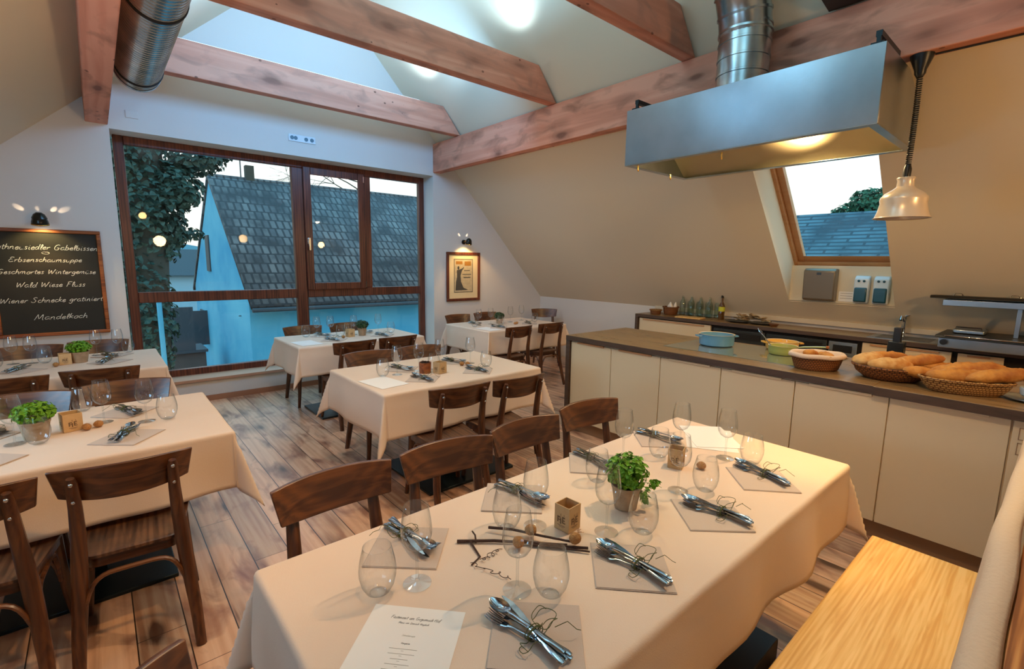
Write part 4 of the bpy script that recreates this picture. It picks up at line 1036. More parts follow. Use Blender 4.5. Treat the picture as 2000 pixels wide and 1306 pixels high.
def napkin(x, y, deg, lab, size=.205, z=TZ+.001):
    global n0
    if n0 is None:
        h = .1025; mb = MB(); mb.box(-h, h, -h, h, .0, .0018); mb.box(-h+.002, h-.001, -h+.002, h-.003, .0018, .0036)
        n0 = build('napkin', mb, NAPKIN, None, (x, y, z), (0, 0, math.radians(deg)), bevel=.0008); tag(n0, lab, 'napkin', 'folded linen napkins'); return n0
    c = n0.copy(); COL.objects.link(c); c.location = (x, y, z); c.rotation_euler = (0, 0, math.radians(deg)); c['label'] = lab; return c
def leafball(mb, c, r, n, size, rr, flat=1.0, lobes=True):
    for _ in range(n):
        while True:
            p = Vector((rr.uniform(-1, 1), rr.uniform(-1, 1), rr.uniform(-1, 1)))
            if .25 < p.length < 1: break
        q = Vector((c[0]+p.x*r[0], c[1]+p.y*r[1], c[2]+p.z*r[2]))
        nn = (p+Vector((rr.uniform(-.6, .6), rr.uniform(-.6, .6), rr.uniform(0, .9)))).normalized()
        a = nn.orthogonal().normalized(); b_ = nn.cross(a); s = size*rr.uniform(.7, 1.25); ph = rr.uniform(0, 6)
        ks = []
        for i in range(6):
            an = ph+2*PI*i/6; k = 1 if i % 2 == 0 else (.62 if lobes else .9)
            ks.append(q+(a*math.cos(an)+b_*math.sin(an))*s*k+nn*(.15*s if i % 2 else 0))
        mb.add([q-nn*.1*s]+ks, [(0, 1+i, 1+(i+1) % 6) for i in range(6)])
def plant(lab, loc, pr=.042, ph=.075, fr=(.062, .062, .05), n=420, size=.011, m=LEAF, sprig=False, potm=None, cat='potted plant'):
    rr = random.Random(len(lab)*7+int(abs(loc[0])*100))
    t = thing('potted_plant', lab, cat, loc, 0, 'little potted plants on the tables')
    mb = MB(); mb.lathe([(pr*.82, .001), (pr*.95, ph*.5), (pr*1.06, ph*.86), (pr*1.1, ph*.88), (pr*1.12, ph), (pr*1.02, ph), (pr*.98, ph*.85)], 28); build('pot', mb, potm or TERRA, t)
    mb = MB(); mb.lathe([(.0, ph*.9), (pr*.99, ph*.86)], 20, cap0=False); build('soil', mb, SOIL, t)
    mb = MB(); leafball(mb, (0, 0, ph+fr[2]*.75), fr, n, size, rr)
    for k in range(26):
        a = rr.uniform(0, 6.28); r = rr.uniform(.2, .8); mb.tube([(0, 0, ph*.85), (fr[0]*r*.5*math.cos(a), fr[1]*r*.5*math.sin(a), ph+fr[2]*.5), (fr[0]*r*math.cos(a), fr[1]*r*math.sin(a), ph+fr[2]*1.2)], .0009, 4)
    f = build('foliage', mb, m, t)
    if sprig:
        mb = MB(); mb.tube([(.03, -.01, ph), (.07, -.03, ph-.005), (.11, -.05, ph-.018), (.125, -.058, ph-.03)], .0011, 4)
        leafball(mb, (.095, -.045, ph-.012), (.032, .022, .016), 34, .009, rr); leafball(mb, (.03, -.055, ph-.03), (.022, .015, .03), 26, .010, rr)
        build('trailing_sprig', mb, m, t)
    return t
def lantern(lab, loc, deg, s=.058, h=.082):
    t = thing('paper_lantern', lab, 'candle holder', loc, math.radians(deg), 'square paper candle holders')
    mb = MB(); a, b_ = s/2, s/2-.003
    V = [(-a, -a, 0), (a, -a, 0), (a, a, 0), (-a, a, 0), (-a, -a, h), (a, -a, h), (a, a, h), (-a, a, h), (-b_, -b_, h), (b_, -b_, h), (b_, b_, h), (-b_, b_, h), (-b_, -b_, .004), (b_, -b_, .004), (b_, b_, .004), (-b_, b_, .004)]
    Fs = [(0, 3, 2, 1)]+[(i, (i+1) % 4, 4+(i+1) % 4, 4+i) for i in range(4)]+[(4+i, 4+(i+1) % 4, 8+(i+1) % 4, 8+i) for i in range(4)]+[(8+i, 8+(i+1) % 4, 12+(i+1) % 4, 12+i) for i in range(4)]+[(12, 13, 14, 15)]
    mb.add(V, Fs); build('paper_box', mb, LANT, t, bevel=.0008)
    mb = MB()
    for q in range(4):
        rot = Matrix.Rotation(q*PI/2, 3, 'Z')
        def B(x0, x1, z0, z1):
            vs = [rot @ Vector(v) for v in ((x0, -a-.0004, z0), (x1, -a-.0004, z0), (x1, -a-.0004, z1), (x0, -a-.0004, z1))]; mb.add(vs, [(0, 1, 2, 3)])
        for x0, x1, z0, z1 in ((-.017, -.012, .026, .046), (-.012, -.004, .041, .046), (-.012, -.004, .033, .037), (-.006, -.001, .022, .041), (.002, .007, .026, .048), (.007, .014, .043, .048), (.007, .013, .034, .038), (.007, .015, .026, .030), (-.016, .014, .0165, .0185), (-.010, .009, .0125, .0140), (-.004, -.002, .048, .056), (.009, .011, .050, .056)): B(x0, x1, z0, z1)
    build('printed_mark', mb, LANTI, t); return t
def nut(lab, x, y, z=TZ, r=.017, wisk=False):
    mb = MB(); rr = random.Random(int(x*1000))
    mb.ell((0, 0, r*.93), (r*1.12, r, r*.93), 16, 10, 0, lambda d: 1+.03*math.sin(9*d.x)*math.sin(8*d.z+1)-.05*math.exp(-(d.y/.08)**2))
    if wisk:
        for k in range(6): mb.tube([(r*.8, 0, r), (r*1.5, rr.uniform(-.006, .006), r*1.2+rr.uniform(-.004, .006)), (r*2.1, rr.uniform(-.015, .015), r*1.3+rr.uniform(-.006, .012))], .0006, 4)
    o = build('walnut', mb, NUT, None, (x, y, z+.001), (0, 0, rr.uniform(0, 3))); tag(o, lab, 'nut', 'nuts lying on the tables'); return o
def sheet(name, lab, cat, c, deg, w, h, z=TZ+.0008, th=.0006):
    t = thing(name, lab, cat, (c[0], c[1], z), math.radians(deg))
    mb = MB(); mb.box(-w/2, w/2, -h/2, h/2, 0, th); build('paper_sheet', mb, PAPER, t); return t

# ---- front table
NF = 'on the front table'
for x, y, l in ((.68, .69, 'napkin under the cutlery bundle at the bottom edge of the picture'), (1.05, .705, 'napkin under the near cutlery bundle to the right of the paper candle box, front table'), (1.49, .70, 'third napkin from the left along the bench side of the front table'), (1.905, .705, 'napkin at the right end of the bench side of the front table'),
                (.625, 1.175, 'leftmost napkin along the chair side of the front table'), (1.055, 1.205, 'second napkin from the left along the chair side of the front table'), (1.51, 1.215, 'third napkin from the left on the chair side of the front table, behind the plant'), (1.97, 1.205, 'napkin at the far right of the chair side of the front table, beside the menus')):
    napkin(x, y, -43+rnd.uniform(-4, 4), l)
for x, y, a, l in ((.665, .70, 4, 'cutlery bundle with big tendril loops at the bottom edge of the picture'), (1.055, .70, 2, 'cutlery bundle near the bench, right of the front tumbler'), (1.51, .69, 6, 'cutlery bundle third from left on the bench side, tied with a green bow'), (1.94, .72, -14, 'cutlery bundle at the right end of the bench side, front table'),
                   (.640, 1.20, 186, 'cutlery bundle at the far left of the front table, handles pointing to the chairs'), (1.085, 1.20, 190, 'cutlery bundle in front of the second chair, left of the paper candle box'), (1.52, 1.225, 176, 'cutlery bundle partly hidden behind the potted plant'), (1.975, 1.21, 186, 'cutlery bundle next to the pair of white menus')):
    cutlery(x, y, a, l)
for x, y, l in ((.563, 1.014, 'wine glass at the far left of the front table, over the leftmost napkin'), (.745, .83, 'wine glass in front of the twigs, nearest to the camera'), (.989, 1.022, 'wine glass just left of the paper candle box on the front table'), (1.135, .855, 'wine glass immediately left of the potted plant'), (1.562, .862, 'tall wine glass in front of the small far candle box'), (1.998, .895, 'wine glass standing at the corner of the white menus'), (1.93, 1.07, 'wine glass behind the far candle box, left of the menus'), (1.675-.03, 1.17, 'wine glass standing behind the potted plant')):
    wine(x, y, l)
for x, y, l in ((.470, 1.045, 'stemless glass at the left end of the front table, before the left wine glass'), (.800, .765, 'stemless glass near the bottom centre, right of the nearest wine glass'), (.914, 1.072, 'stemless glass behind the twigs, left of the candle box'), (1.222, .783, 'stemless glass in front of the potted plant'), (1.641, .80, 'stemless glass right of the far candle box, beside the walnut'), (2.03, .80, 'rightmost stemless glass on the front table'), (1.785, 1.085, 'stemless glass before the far right bundle, left of the far candle box'), (1.389, 1.10, 'stemless glass standing left behind the potted plant')):
    tumb(x, y, l)
plant('small parsley plant in a weathered pot with a trailing sprig, front table', (1.315, .915, TZ+.001), .046, .082, (.072, .072, .062), 620, .0105, sprig=True)
lantern('open square paper candle holder with printed mark, middle of the front table', (1.062, .952, TZ+.001), 4)
lantern('paper candle holder seen through a wine glass at the far half of the front table', (1.755, .985, TZ+.001), 20)
nut('walnut lying alone right of the far candle holder', 1.812, .905)
nut('round seed head on the twigs behind the nearest wine glass', .935, .985, TZ+.008)
nut('nut on the twigs seen through the nearest wine glass', .868, .965, TZ+.004)
nut('round seed head with bristles at the right end of the twigs', 1.005, .868, TZ+.008, .018, True)
tw = thing('twig_bundle', 'bundle of thin brown twigs lying across the front table', 'twigs', (.9, .97, TZ))
def tw_(pts, r, nm='twig'):
    mb = MB(); n = len(pts); mb.tube([Vector(p)-Vector((.9, .97, TZ)) for p in pts], [r*(1-.35*i/n) for i in range(n)], 7); return build(nm, mb, TWIG, tw)
z_ = TZ+.0065
tw_([(.745, 1.10, z_), (.83, 1.03, z_+.002), (.90, .965, z_), (.985, .88, z_)], .0050)
tw_([(.855, 1.09, z_+.008), (.90, 1.03, z_+.012), (.945, .955, z_+.010), (1.0, .875, z_+.006)], .0045)
tw_([(.88, .985, z_+.004), (.95, .90, z_), (1.02, .83, z_)], .0052)
tw_([(.90, .95, z_), (.96, .88, z_), (1.01, .815, z_)], .0034)
tw_([(.775, 1.075, z_), (.755, 1.0, z_-.003), (.715, .985, z_-.003)], .0030, 'side_twig')
tw_([(.785, 1.06, z_), (.80, 1.085, z_+.006), (.80, 1.10, z_+.012)], .0030, 'side_twig')
mb = MB(); pts = []
for i in range(80):
    t_ = i/79; pts.append((.715-.9+.045*t_+.006*math.sin(t_*30), .985-.97-.115*t_+.006*math.cos(t_*34), .004+.003*math.sin(t_*20)+.002))
mb.tube(pts, .0010, 5)
pts = []
for i in range(60):
    t_ = i/59; a = t_*9; pts.append((.745-.9+.075*t_+.007*math.sin(a*3), .98-.97+.01*t_+.007*math.cos(a*3), .006+.003*math.sin(a*2)))
mb.tube(pts, .0010, 5); build('curled_tendril', mb, TWIG, tw)
# menus
A = Vector((.449, 1.011)); B_ = Vector((.599, .849)); dr_ = (B_-A); wd = dr_.length; ang = math.degrees(math.atan2(dr_.y, dr_.x))
dn = Vector((dr_.y, -dr_.x)).normalized(); hgt = .30; ctr = (A+B_)/2+dn*hgt/2
mn = sheet('menu_sheet', 'printed menu sheet lying at the bottom edge of the picture', 'menu', ctr, ang, wd, hgt)
handwriting('menu_heading', 'Fastenzeit am Gugumuck-Hof', .118, .0046, .00055, INK, mn, (.0, hgt/2-.040, .0007), (0, 0, 0), seed=2)
handwriting('menu_heading', 'Men\u00fc von Dominik Hayduck', .072, .0030, .0004, INK, mn, (.0, hgt/2-.054, .0007), (0, 0, 0), seed=4)
handwriting('menu_text', 'Schneckensuppe', .030, .0022, .00028, INKL, mn, (.0, hgt/2-.090, .0007), (0, 0, 0), n=2, seed=5)
handwriting('menu_text', 'Vorspeise', .020, .0024, .0004, INK, mn, (.0, hgt/2-.112, .0007), (0, 0, 0), n=2, seed=6)
mb = MB()
for k, w in enumerate((.062, .058, .038, .052, .056, .04, .05)):
    y = hgt/2-.126-k*.0135
    mb.box(-w/2, w/2, y, y+.0010, .0006, .0007); mb.box(-.003, .003, y-.005, y-.0043, .0006, .0007)
build('fine_print', mb, INKL, mn)
sheet('menu_sheet', 'lower of the two white menus at the far end of the front table', 'menu', (2.175, 1.055), -58, .22, .30)
sheet('menu_sheet', 'upper white menu lying crosswise on another, far end of the front table', 'menu', (2.20, 1.07), -44, .21, .295, TZ+.0022, .0012)

# ---- other tables: (kind, x, y, deg, label)
ITEMS = [
 # front left table
 ('w', -.333, 2.957, 0, 'wine glass cut by the left edge on the front left table'), ('w', -.03, 3.095, 0, 'wine glass behind the walnuts on the front left table'), ('w', .134, 2.985, 0, 'right hand wine glass on the front left table'),
 ('s', -.255, 2.905, 0, 'stemless glass in front of the green plant, front left table'), ('s', -.115, 3.40, 0, 'stemless glass at the back edge of the front left table'), ('s', .22, 2.97, 0, 'stemless glass at the right end of the front left table'),
 ('n', .05, 2.77, -40, 'napkin near the front corner of the front left table'), ('n', .06, 3.24, -44, 'napkin behind the two wine glasses on the front left table'), ('n', -.42, 2.76, -44, 'napkin just touching the left edge of the picture'), ('n', -.40, 3.22, -44, 'napkin behind the leftmost glass, front left table'),
 ('k', .04, 2.80, -20, 'cutlery bundle before the walnuts, front left table'), ('k', .07, 3.22, 200, 'cutlery bundle between the two wine glasses, front left table'), ('k', -.43, 3.22, 200, 'cutlery bundle at the left edge behind the glass, front left table'),
 ('o', -.095, 3.003, 0, 'left walnut beside the candle box on the front left table'), ('o', -.052, 3.025, 0, 'right walnut beside the candle box on the front left table'),
 ('l', -.15, 3.055, 14, 'paper candle box between plant and walnuts, front left table'),
 # middle table
 ('w', 1.612, 3.15, 0, 'leftmost wine glass on the middle table'), ('w', 1.80, 3.165, 0, 'wine glass in front of the wooden pot on the middle table'), ('w', 2.02, 3.22, 0, 'third wine glass from the left on the middle table'), ('w', 2.275, 3.16, 0, 'rightmost wine glass on the middle table'),
 ('s', 1.509, 3.168, 0, 'leftmost stemless glass on the middle table'), ('s', 1.91, 3.13, 0, 'stemless glass between pot and candle box on the middle table'), ('s', 2.30, 2.98, 0, 'rightmost stemless glass on the middle table'),
 ('n', 1.73, 3.30, -44, 'napkin at the back left of the middle table'), ('n', 1.70, 2.93, -44, 'napkin at the front left of the middle table'), ('n', 2.20, 3.30, -40, 'napkin at the back right of the middle table'), ('n', 2.16, 2.90, -44, 'napkin at the front right of the middle table'),
 ('k', 1.72, 3.30, 200, 'cutlery bundle behind the leftmost wine glass, middle table'), ('k', 1.69, 2.92, 4, 'cutlery bundle at the front left of the middle table'), ('k', 2.19, 3.28, 200, 'cutlery bundle at the back right of the middle table'), ('k', 2.16, 2.91, 4, 'cutlery bundle at the front right of the middle table'),
 ('o', 2.17, 3.13, 0, 'left nut at the centre right of the middle table'), ('o', 2.205, 3.10, 0, 'right nut at the centre right of the middle table'),
 ('l', 1.895, 3.02, 10, 'glowing beige candle box in the middle of the middle table'),
 # window table
 ('w', 1.77, 5.30, 0, 'leftmost wine glass on the window table'), ('w', 1.904, 5.26, 0, 'second wine glass from the left on the window table'), ('w', 2.142, 5.20, 0, 'wine glass between the box and the plant on the window table'), ('w', 2.433, 5.20, 0, 'rightmost wine glass on the window table'),
 ('s', 1.66, 5.32, 0, 'leftmost stemless glass on the window table'), ('s', 1.957, 5.12, 0, 'stemless glass before the candle box, window table'), ('s', 2.09, 5.24, 0, 'stemless glass behind the candle box, window table'), ('s', 2.542, 5.10, 0, 'rightmost stemless glass on the window table'),
 ('k', 1.83, 5.33, 200, 'cutlery bundle at the far left of the window table'), ('k', 1.81, 4.95, 10, 'cutlery bundle at the near left of the window table'), ('k', 2.36, 4.95, 6, 'cutlery bundle at the near right of the window table'), ('k', 2.32, 5.30, 195, 'cutlery bundle behind the plant on the window table'),
 ('n', 1.83, 4.96, -44, 'napkin at the near left of the window table'), ('n', 2.37, 4.96, -44, 'napkin at the near right of the window table'), ('n', 1.84, 5.30, -44, 'napkin at the far left of the window table'),
 ('l', 2.05, 5.08, 8, 'beige candle box next to the plant on the window table'), ('o', 1.95, 5.02, 0, 'nut at the centre of the window table'),
 # corner table
 ('w', 3.75, 5.02, 0, 'leftmost wine glass on the far corner table'), ('w', 3.98, 5.06, 0, 'second wine glass from the left on the corner table, before the plant'), ('w', 4.36, 5.10, 0, 'third wine glass from the left on the corner table'), ('w', 4.62, 5.16, 0, 'rightmost wine glass on the corner table'),
 ('s', 3.64, 4.96, 0, 'leftmost stemless glass on the far corner table'), ('s', 4.02, 4.90, 0, 'stemless glass in the centre of the corner table'), ('s', 4.66, 4.92, 0, 'rightmost stemless glass on the far corner table'),
 ('n', 3.86, 4.74, -44, 'near left napkin on the corner table'), ('n', 4.45, 4.80, -44, 'near right napkin on the corner table'),
 ('k', 3.86, 4.75, 8, 'near left cutlery bundle on the corner table'), ('k', 4.45, 4.82, -30, 'near right cutlery bundle on the corner table'), ('k', 3.80, 5.18, 190, 'far left cutlery bundle on the corner table'),
 ('o', 4.24, 4.86, 0, 'left nut on the far corner table'), ('o', 4.29, 4.88, 0, 'right nut on the far corner table'),
 # back left table
 ('w', -.538, 5.22, 0, 'leftmost wine glass on the back left table'), ('w', -.43, 5.18, 0, 'second wine glass from the left on the back left table'), ('w', -.048, 5.30, 0, 'wine glass right of the plant on the back left table'), ('w', .093, 5.26, 0, 'rightmost wine glass on the back left table'),
 ('s', -.62, 5.12, 0, 'stemless glass cut by the left edge on the back left table'), ('s', -.355, 5.14, 0, 'middle stemless glass on the back left table'), ('s', .16, 5.32, 0, 'rightmost stemless glass on the back left table'),
 ('n', -.47, 4.86, -44, 'near left napkin on the back left table'), ('n', .03, 4.92, -44, 'near right napkin on the back left table'), ('n', .05, 5.22, -40, 'far right napkin on the back left table'),
 ('k', -.49, 4.90, -24, 'near left cutlery bundle on the back left table'), ('k', .0, 4.92, -16, 'near right cutlery bundle on the back left table'), ('k', .03, 5.18, 200, 'far right cutlery bundle on the back left table'),
 ('o', -.285, 4.92, 0, 'nut left of the candle box on the back left table'), ('l', -.235, 5.0, 6, 'pinkish candle box beside the plant on the back left table'),
]
for k, x, y, a, l in ITEMS:
    if k == 'w': wine(x, y, l)
    elif k == 's': tumb(x, y, l)
    elif k == 'n': napkin(x, y, a, l)
    elif k == 'k': cutlery(x, y, a, l)
    elif k == 'o': nut(l, x, y, TZ, .018)
    elif k == 'l': lantern(l, (x, y, TZ+.001), a, .072, .085)
plant('bushy bright green plant in a pale pot on the front left table', (-.268, 3.0, TZ+.001), .05, .085, (.078, .078, .05), 620, .011)
plant('bright green plant in a pinkish pot on the back left table', (-.15, 5.03, TZ+.001), .055, .085, (.078, .07, .048), 480, .012)
plant('small dark plant in a beige pot on the window table', (2.195, 5.10, TZ+.001), .045, .085, (.075, .075, .05), 380, .012, LEAFD)
plant('small dark green plant in the middle of the far corner table', (4.12, 5.05, TZ+.001), .045, .07, (.07, .07, .05), 380, .012, LEAFD)
wp = thing('wooden_pot', 'small brown wooden pot with dark soil on the middle table', 'pot', (1.81, 3.09, TZ+.001))
mb = MB(); mb.lathe([(.043, 0), (.046, .08), (.041, .08), (.040, .06)], 24); build('pot', mb, CHFRAME, wp)
mb = MB(); mb.lathe([(0, .072), (.042, .066)], 20, cap0=False); leafball(mb, (0, 0, .078), (.04, .04, .012), 90, .007, rnd); build('soil', mb, SOIL, wp)
sheet('menu_sheet', 'white menu lying at the left end of the middle table', 'menu', (1.43, 3.0), -82, .30, .21, TZ+.002)
sheet('menu_sheet', 'white menu lying at the left end of the window table', 'menu', (1.54, 4.92), -84, .30, .21, TZ+.002)
sheet('menu_sheet', 'white menu lying at the left end of the corner table', 'menu', (3.66, 4.70), -84, .30, .21, TZ+.002)

# ---------------------------------------------------------------- things on the island
IZ = .9212
def cookpot(name, lab, loc, r, h, m, deg=0, long_handle=False, lid=False, content=None, cat='cooking pot'):
    t = thing(name, lab, cat, loc, math.radians(deg))
    mb = MB(); mb.lathe([(r*.90, .002), (r*.97, .010), (r, h*.5), (r, h*.93), (r*1.03, h), (r*1.0, h*1.01), (r*.95, h*.95), (r*.93, h*.4), (r*.85, .012), (0, .010)], 40); build('body', mb, m, t)
    mb = MB(); mb.lathe([(r*1.02, h*.985), (r*1.035, h*1.01), (r*.98, h*1.015), (r*.955, h*.98)], 40, cap0=False); build('rim', mb, ENCREAM, t)
    mb = MB()
    if lid: mb.lathe([(r*1.0, h*1.0), (r*.97, h*1.03), (r*.6, h*1.10), (.012, h*1.14), (.012, h*1.22), (.02, h*1.26), (0, h*1.3)], 40, cap0=False); build('lid', mb, ENCREAM, t)
    else: mb.lathe([(r*.94, h*.62), (0, h*.62)], 32, cap0=False); build('contents', mb, content or ENCREAM, t)
    if long_handle:
        mb = MB(); mb.tube([(r*.98, 0, h*.85), (r*1.4, 0, h*.95), (r*2.3, 0, h*1.05), (r*2.9, 0, h*1.08)], [.007, .010, .011, .009], 10, flat=.6); build('handle', mb, m, t)
        mb = MB(); mb.tube([(r*2.85, 0, h*1.08), (r*3.05, 0, h*1.09)], .011, 10); build('handle_end', mb, mat('handle_brown_'+name, srgb(160, 90, 40), .5), t)
    else:
        for s in (-1, 1):
            mb = MB(); mb.tube([(s*r*.98, -.035, h*.82), (s*(r+.028), -.030, h*.84), (s*(r+.034), 0, h*.84), (s*(r+.028), .030, h*.84), (s*r*.98, .035, h*.82)], .006, 8); build('side_handle', mb, m, t)
    return t
bp_ = cookpot('casserole_pot', 'blue enamel casserole with cream lid rim standing on the hob', (3.90, 1.90, IZ+.005), .138, .095, ENBLUE, -40, content=ENYEL)
cookpot('saucepan', 'green enamel saucepan with long handle, in front of the yellow pan', (3.92, 1.39, IZ+.004), .098, .068, ENGREEN, -62, True, content=ENCREAM)
cookpot('enamel_pan', 'yellow enamel pan behind the green saucepan', (4.135, 1.475, IZ+.004), .118, .07, ENYEL, -50)
wh = thing('wire_whisk', 'thin wire whisk leaning in the green saucepan', 'whisk', (3.90, 1.44, IZ+.03))
mb = MB(); mb.tube([(0, 0, 0), (.02, .10, .10)], .004, 6)
for k in range(4):
    a = k*PI/4; mb.tube([(.02, .10, .10), (.03+.015*math.cos(a), .12+.015*math.sin(a), .125), (.035, .15, .15)], .0012, 5)
build('wires', mb, CHROME, wh)
pt = thing('socket_tower', 'black upright power tower between the island and the tap', 'socket tower', (4.12, .745, IZ))
mb = MB(); mb.box(-.022, .022, -.022, .022, .10, .265); build('upper_post', mb, BLACK, pt, bevel=.004)
mb = MB(); mb.box(-.04, .04, -.045, .045, 0, .17); build('lower_housing', mb, LAMPBLK, pt, bevel=.006)

def basket(lab, loc, rx, ry, h, m, deg=0, rimm=None, flare=1.3, liner=False):
    t = thing('bread_basket', lab, 'basket', loc, math.radians(deg), 'woven bread baskets')
    mb = MB(); prof = [(1/flare, 0), (1/flare+.06, .006), (.92, h*.5), (1.0, h)]
    mb.lathe(prof, 40, sx=rx, sy=ry); 
    mb.lathe([(1.0, h), (.97, h), (.89, h*.5), (1/flare+.02, .014), (0, .012)], 40, sx=rx, sy=ry, cap0=False); build('woven_body', mb, m, t)
    mb = MB(); mb.tube([((rx+.002)*math.cos(2*PI*k/40), (ry+.002)*math.sin(2*PI*k/40), h+.002+.002*math.sin(k*2.5)) for k in range(41)], .0075, 8); build('rim', mb, rimm or m, t)
    if liner:
        P = []
        for i, (q, z) in enumerate(((.55, .03), (.80, h*.6), (.93, h+.004), (1.02, h+.014), (1.075, h+.004), (1.085, h-.012))):
            P.append([((rx*q)*math.cos(2*PI*k/48), (ry*q)*math.sin(2*PI*k/48), z+.002*math.sin(k*2*PI/8)*(q > 1)) for k in range(49)])
        mb = MB(); mb.grid(P); build('cloth_liner', mb, CLOTH, t, solid=.0015, ang=180)
    return t
def loaf(name, lab, c, L, w, h, deg, tilt=0, m=BREAD, cuts=3, grp=None, seed=1):
    def fn(d): return 1+.05*math.sin(d.x*7+seed)*math.cos(d.y*5+seed*2)
    mb = MB(); N_ = 28; M_ = 14; V = []
    for i in range(N_+1):
        u = -1+2*i/N_; k = max(0, 1-abs(u)**2.6)**.55
        for j in range(M_):
            a = 2*PI*j/M_; y = math.cos(a)*w*k; z = math.sin(a)*h*k
            if z > 0:
                for q in range(cuts):
                    uc = -.6+1.2*(q+.5)/cuts; dd = (u-uc)*L-y*1.3
                    z -= .18*h*math.exp(-(dd/(.010))**2); z += .16*h*math.exp(-((dd-.018)/.014)**2)
            z *= 1+.06*math.sin(u*9+seed); y *= 1+.05*math.sin(u*7+seed*2)
            V.append((u*L, y, z))
    F_ = [(i*M_+j, i*M_+(j+1) % M_, (i+1)*M_+(j+1) % M_, (i+1)*M_+j) for i in range(N_) for j in range(M_)]
    mb.add(V, F_); o = build(name, mb, m, None, c, (0, math.radians(tilt), math.radians(deg)), ang=80)
    tag(o, lab, 'bread', grp or 'breads in the island baskets'); return o
basket('small oval basket of rolls with pale cloth liner, beside the green saucepan', (3.56, 1.05, IZ), .155, .12, .095, WICKD, -50, WICK, 1.3, True)
loaf('bread_roll', 'left roll in the small cloth lined basket', (3.60, 1.10, IZ+.088), .065, .032, .028, -20, 10, BREAD, 1, seed=2)
loaf('bread_roll', 'right roll in the small cloth lined basket', (3.545, .985, IZ+.086), .062, .034, .03, 30, 0, BREAD, 1, seed=5)
loaf('bread_roll', 'hidden roll at the back of the cloth lined basket', (3.63, 1.02, IZ+.082), .055, .03, .026, 70, 0, BREAD, 1, seed=7)
basket('round shallow brown basket full of loaves in the middle of the island end', (3.63, .665, IZ), .20, .17, .075, WICKD, -55, WICKD, 1.5)
loaf('bread_loaf', 'floury round loaf at the left of the round bread basket', (3.62, .785, IZ+.095), .095, .062, .045, -40, -6, FLOURM, 1, seed=3)
loaf('bread_loaf', 'long loaf lying across the front of the round bread basket', (3.55, .66, IZ+.093), .125, .048, .042, -48, 0, FLOURM, 2, seed=4)
loaf('baguette', 'baguette pointing up right out of the round basket', (3.66, .56, IZ+.118), .14, .038, .036, -62, -12, BREAD, 3, seed=5)
loaf('baguette', 'thin dark baguette at the back of the round basket', (3.76, .72, IZ+.112), .12, .032, .03, -52, 0, BREAD, 3, seed=6)
loaf('baguette', 'small baguette between the two large bread baskets', (3.72, .46, IZ+.092), .10, .032, .032, -50, 3, BREAD, 2, seed=8)
loaf('baguette', 'baguette end between the baskets, tip resting on the worktop', (3.55, .50, IZ+.072), .11, .036, .034, -55, 8, BREAD, 2, seed=11)
basket('long oval straw basket of baguettes at the right end of the island', (3.54, .325, IZ), .20, .105, .068, WICK, -63, WICK, 1.35)
loaf('baguette', 'long baguette lying behind the straw basket, pointing right', (3.66, .335, IZ+.105), .175, .046, .042, -62, -8, BREAD, 4, seed=9)
loaf('baguette', 'front baguette in the long straw basket', (3.535, .345, IZ+.082), .16, .048, .042, -60, 0, BREAD, 4, seed=10)
loaf('baguette', 'baguette sticking out to the right of the straw basket', (3.575, .20, IZ+.108), .155, .042, .038, -58, -10, BREAD, 3, seed=12)
cpt = thing('small_bowl', 'small glass bowl on a plate at the right end of the island', 'bowl', (3.62, .075, IZ+.013))
mb = MB(); mb.lathe([(.03, 0), (.045, .012), (.05, .045), (.048, .05)], 24); build('bowl', mb, DISPW, cpt, solid=.002)
mb = MB(); mb.lathe([(.0, .03), (.044, .03)], 20, cap0=False); build('dark_filling', mb, APPL, cpt)
mb = MB(); mb.lathe([(.06, 0), (.11, .008), (.115, .012)], 32); tag(build('plate', mb, STEEL, None, (3.60, .07, IZ), solid=.002), 'shallow round steel plate under the small bowl on the island', 'plate')

# ---------------------------------------------------------------- things on the back counter
CZ = ct+.0012
basket('small straight sided basket at the left end of the back counter', (5.66, 3.62, CZ), .075, .075, .055, WICKD, 0, WICK, 1.2)
bk = basket('tall round basket with pale cones on the back counter', (5.76, 3.46, CZ), .10, .10, .10, WICKD, 0, WICKD, 1.35)
for i, (dx, dy, a) in enumerate(((0, .03, .2), (-.02, -.02, -.1), (.03, -.04, .1))):
    mb = MB(); mb.lathe([(.028, 0), (.026, .03), (.006, .09), (0, .095)], 12); tag(build('paper_cone', mb, PAPER, None, (5.76+dx, 3.46+dy, CZ+.075), (a, a*.5, 0)), ('left', 'middle', 'right')[i]+' white paper cone standing in the tall round basket', 'paper cone', 'paper cones in the basket')
mb = MB(); mb.box(-.09, .09, -.16, .16, 0, .014); tag(build('cutting_board', mb, BENCHM, None, (5.60, 3.09, CZ), (0, 0, .12), bevel=.004), 'pale cutting board lying before the glass bottles on the back counter', 'cutting board')
def bottle(lab, x, y, h=.29, r=.036, m=BOTTLE):
    t = thing('glass_bottle', lab, 'bottle', (x, y, CZ), 0, 'empty glass bottles on the back counter')
    mb = MB(); mb.lathe([(r*.95, .002), (r, .012), (r, h*.55), (r*.75, h*.66), (r*.38, h*.74), (r*.34, h*.95), (r*.42, h*.96), (r*.42, h)], 20); build('bottle_body', mb, m, t); return t
bt = None
BL = ['first from the left', 'second from the left', 'third from the left', 'fourth from the left', 'fifth from the left', 'sixth from the left', 'seventh from the left', 'last, next to the oil bottle,']
for i in range(8):
    x, y = 5.83+(.08 if i % 2 else 0), 3.33-i*.062; l = 'clear glass bottle, '+BL[i]+' of the row on the back counter'
    if bt is None: bt = bottle(l, x, y)
    else: dup(bt, (x, y, CZ), 0, l, scale=(1, 1, 1+.03*(i % 3-1)))
ob = thing('oil_bottle', 'dark oil bottle with yellow green label on the back counter', 'bottle', (5.80, 2.79, CZ))
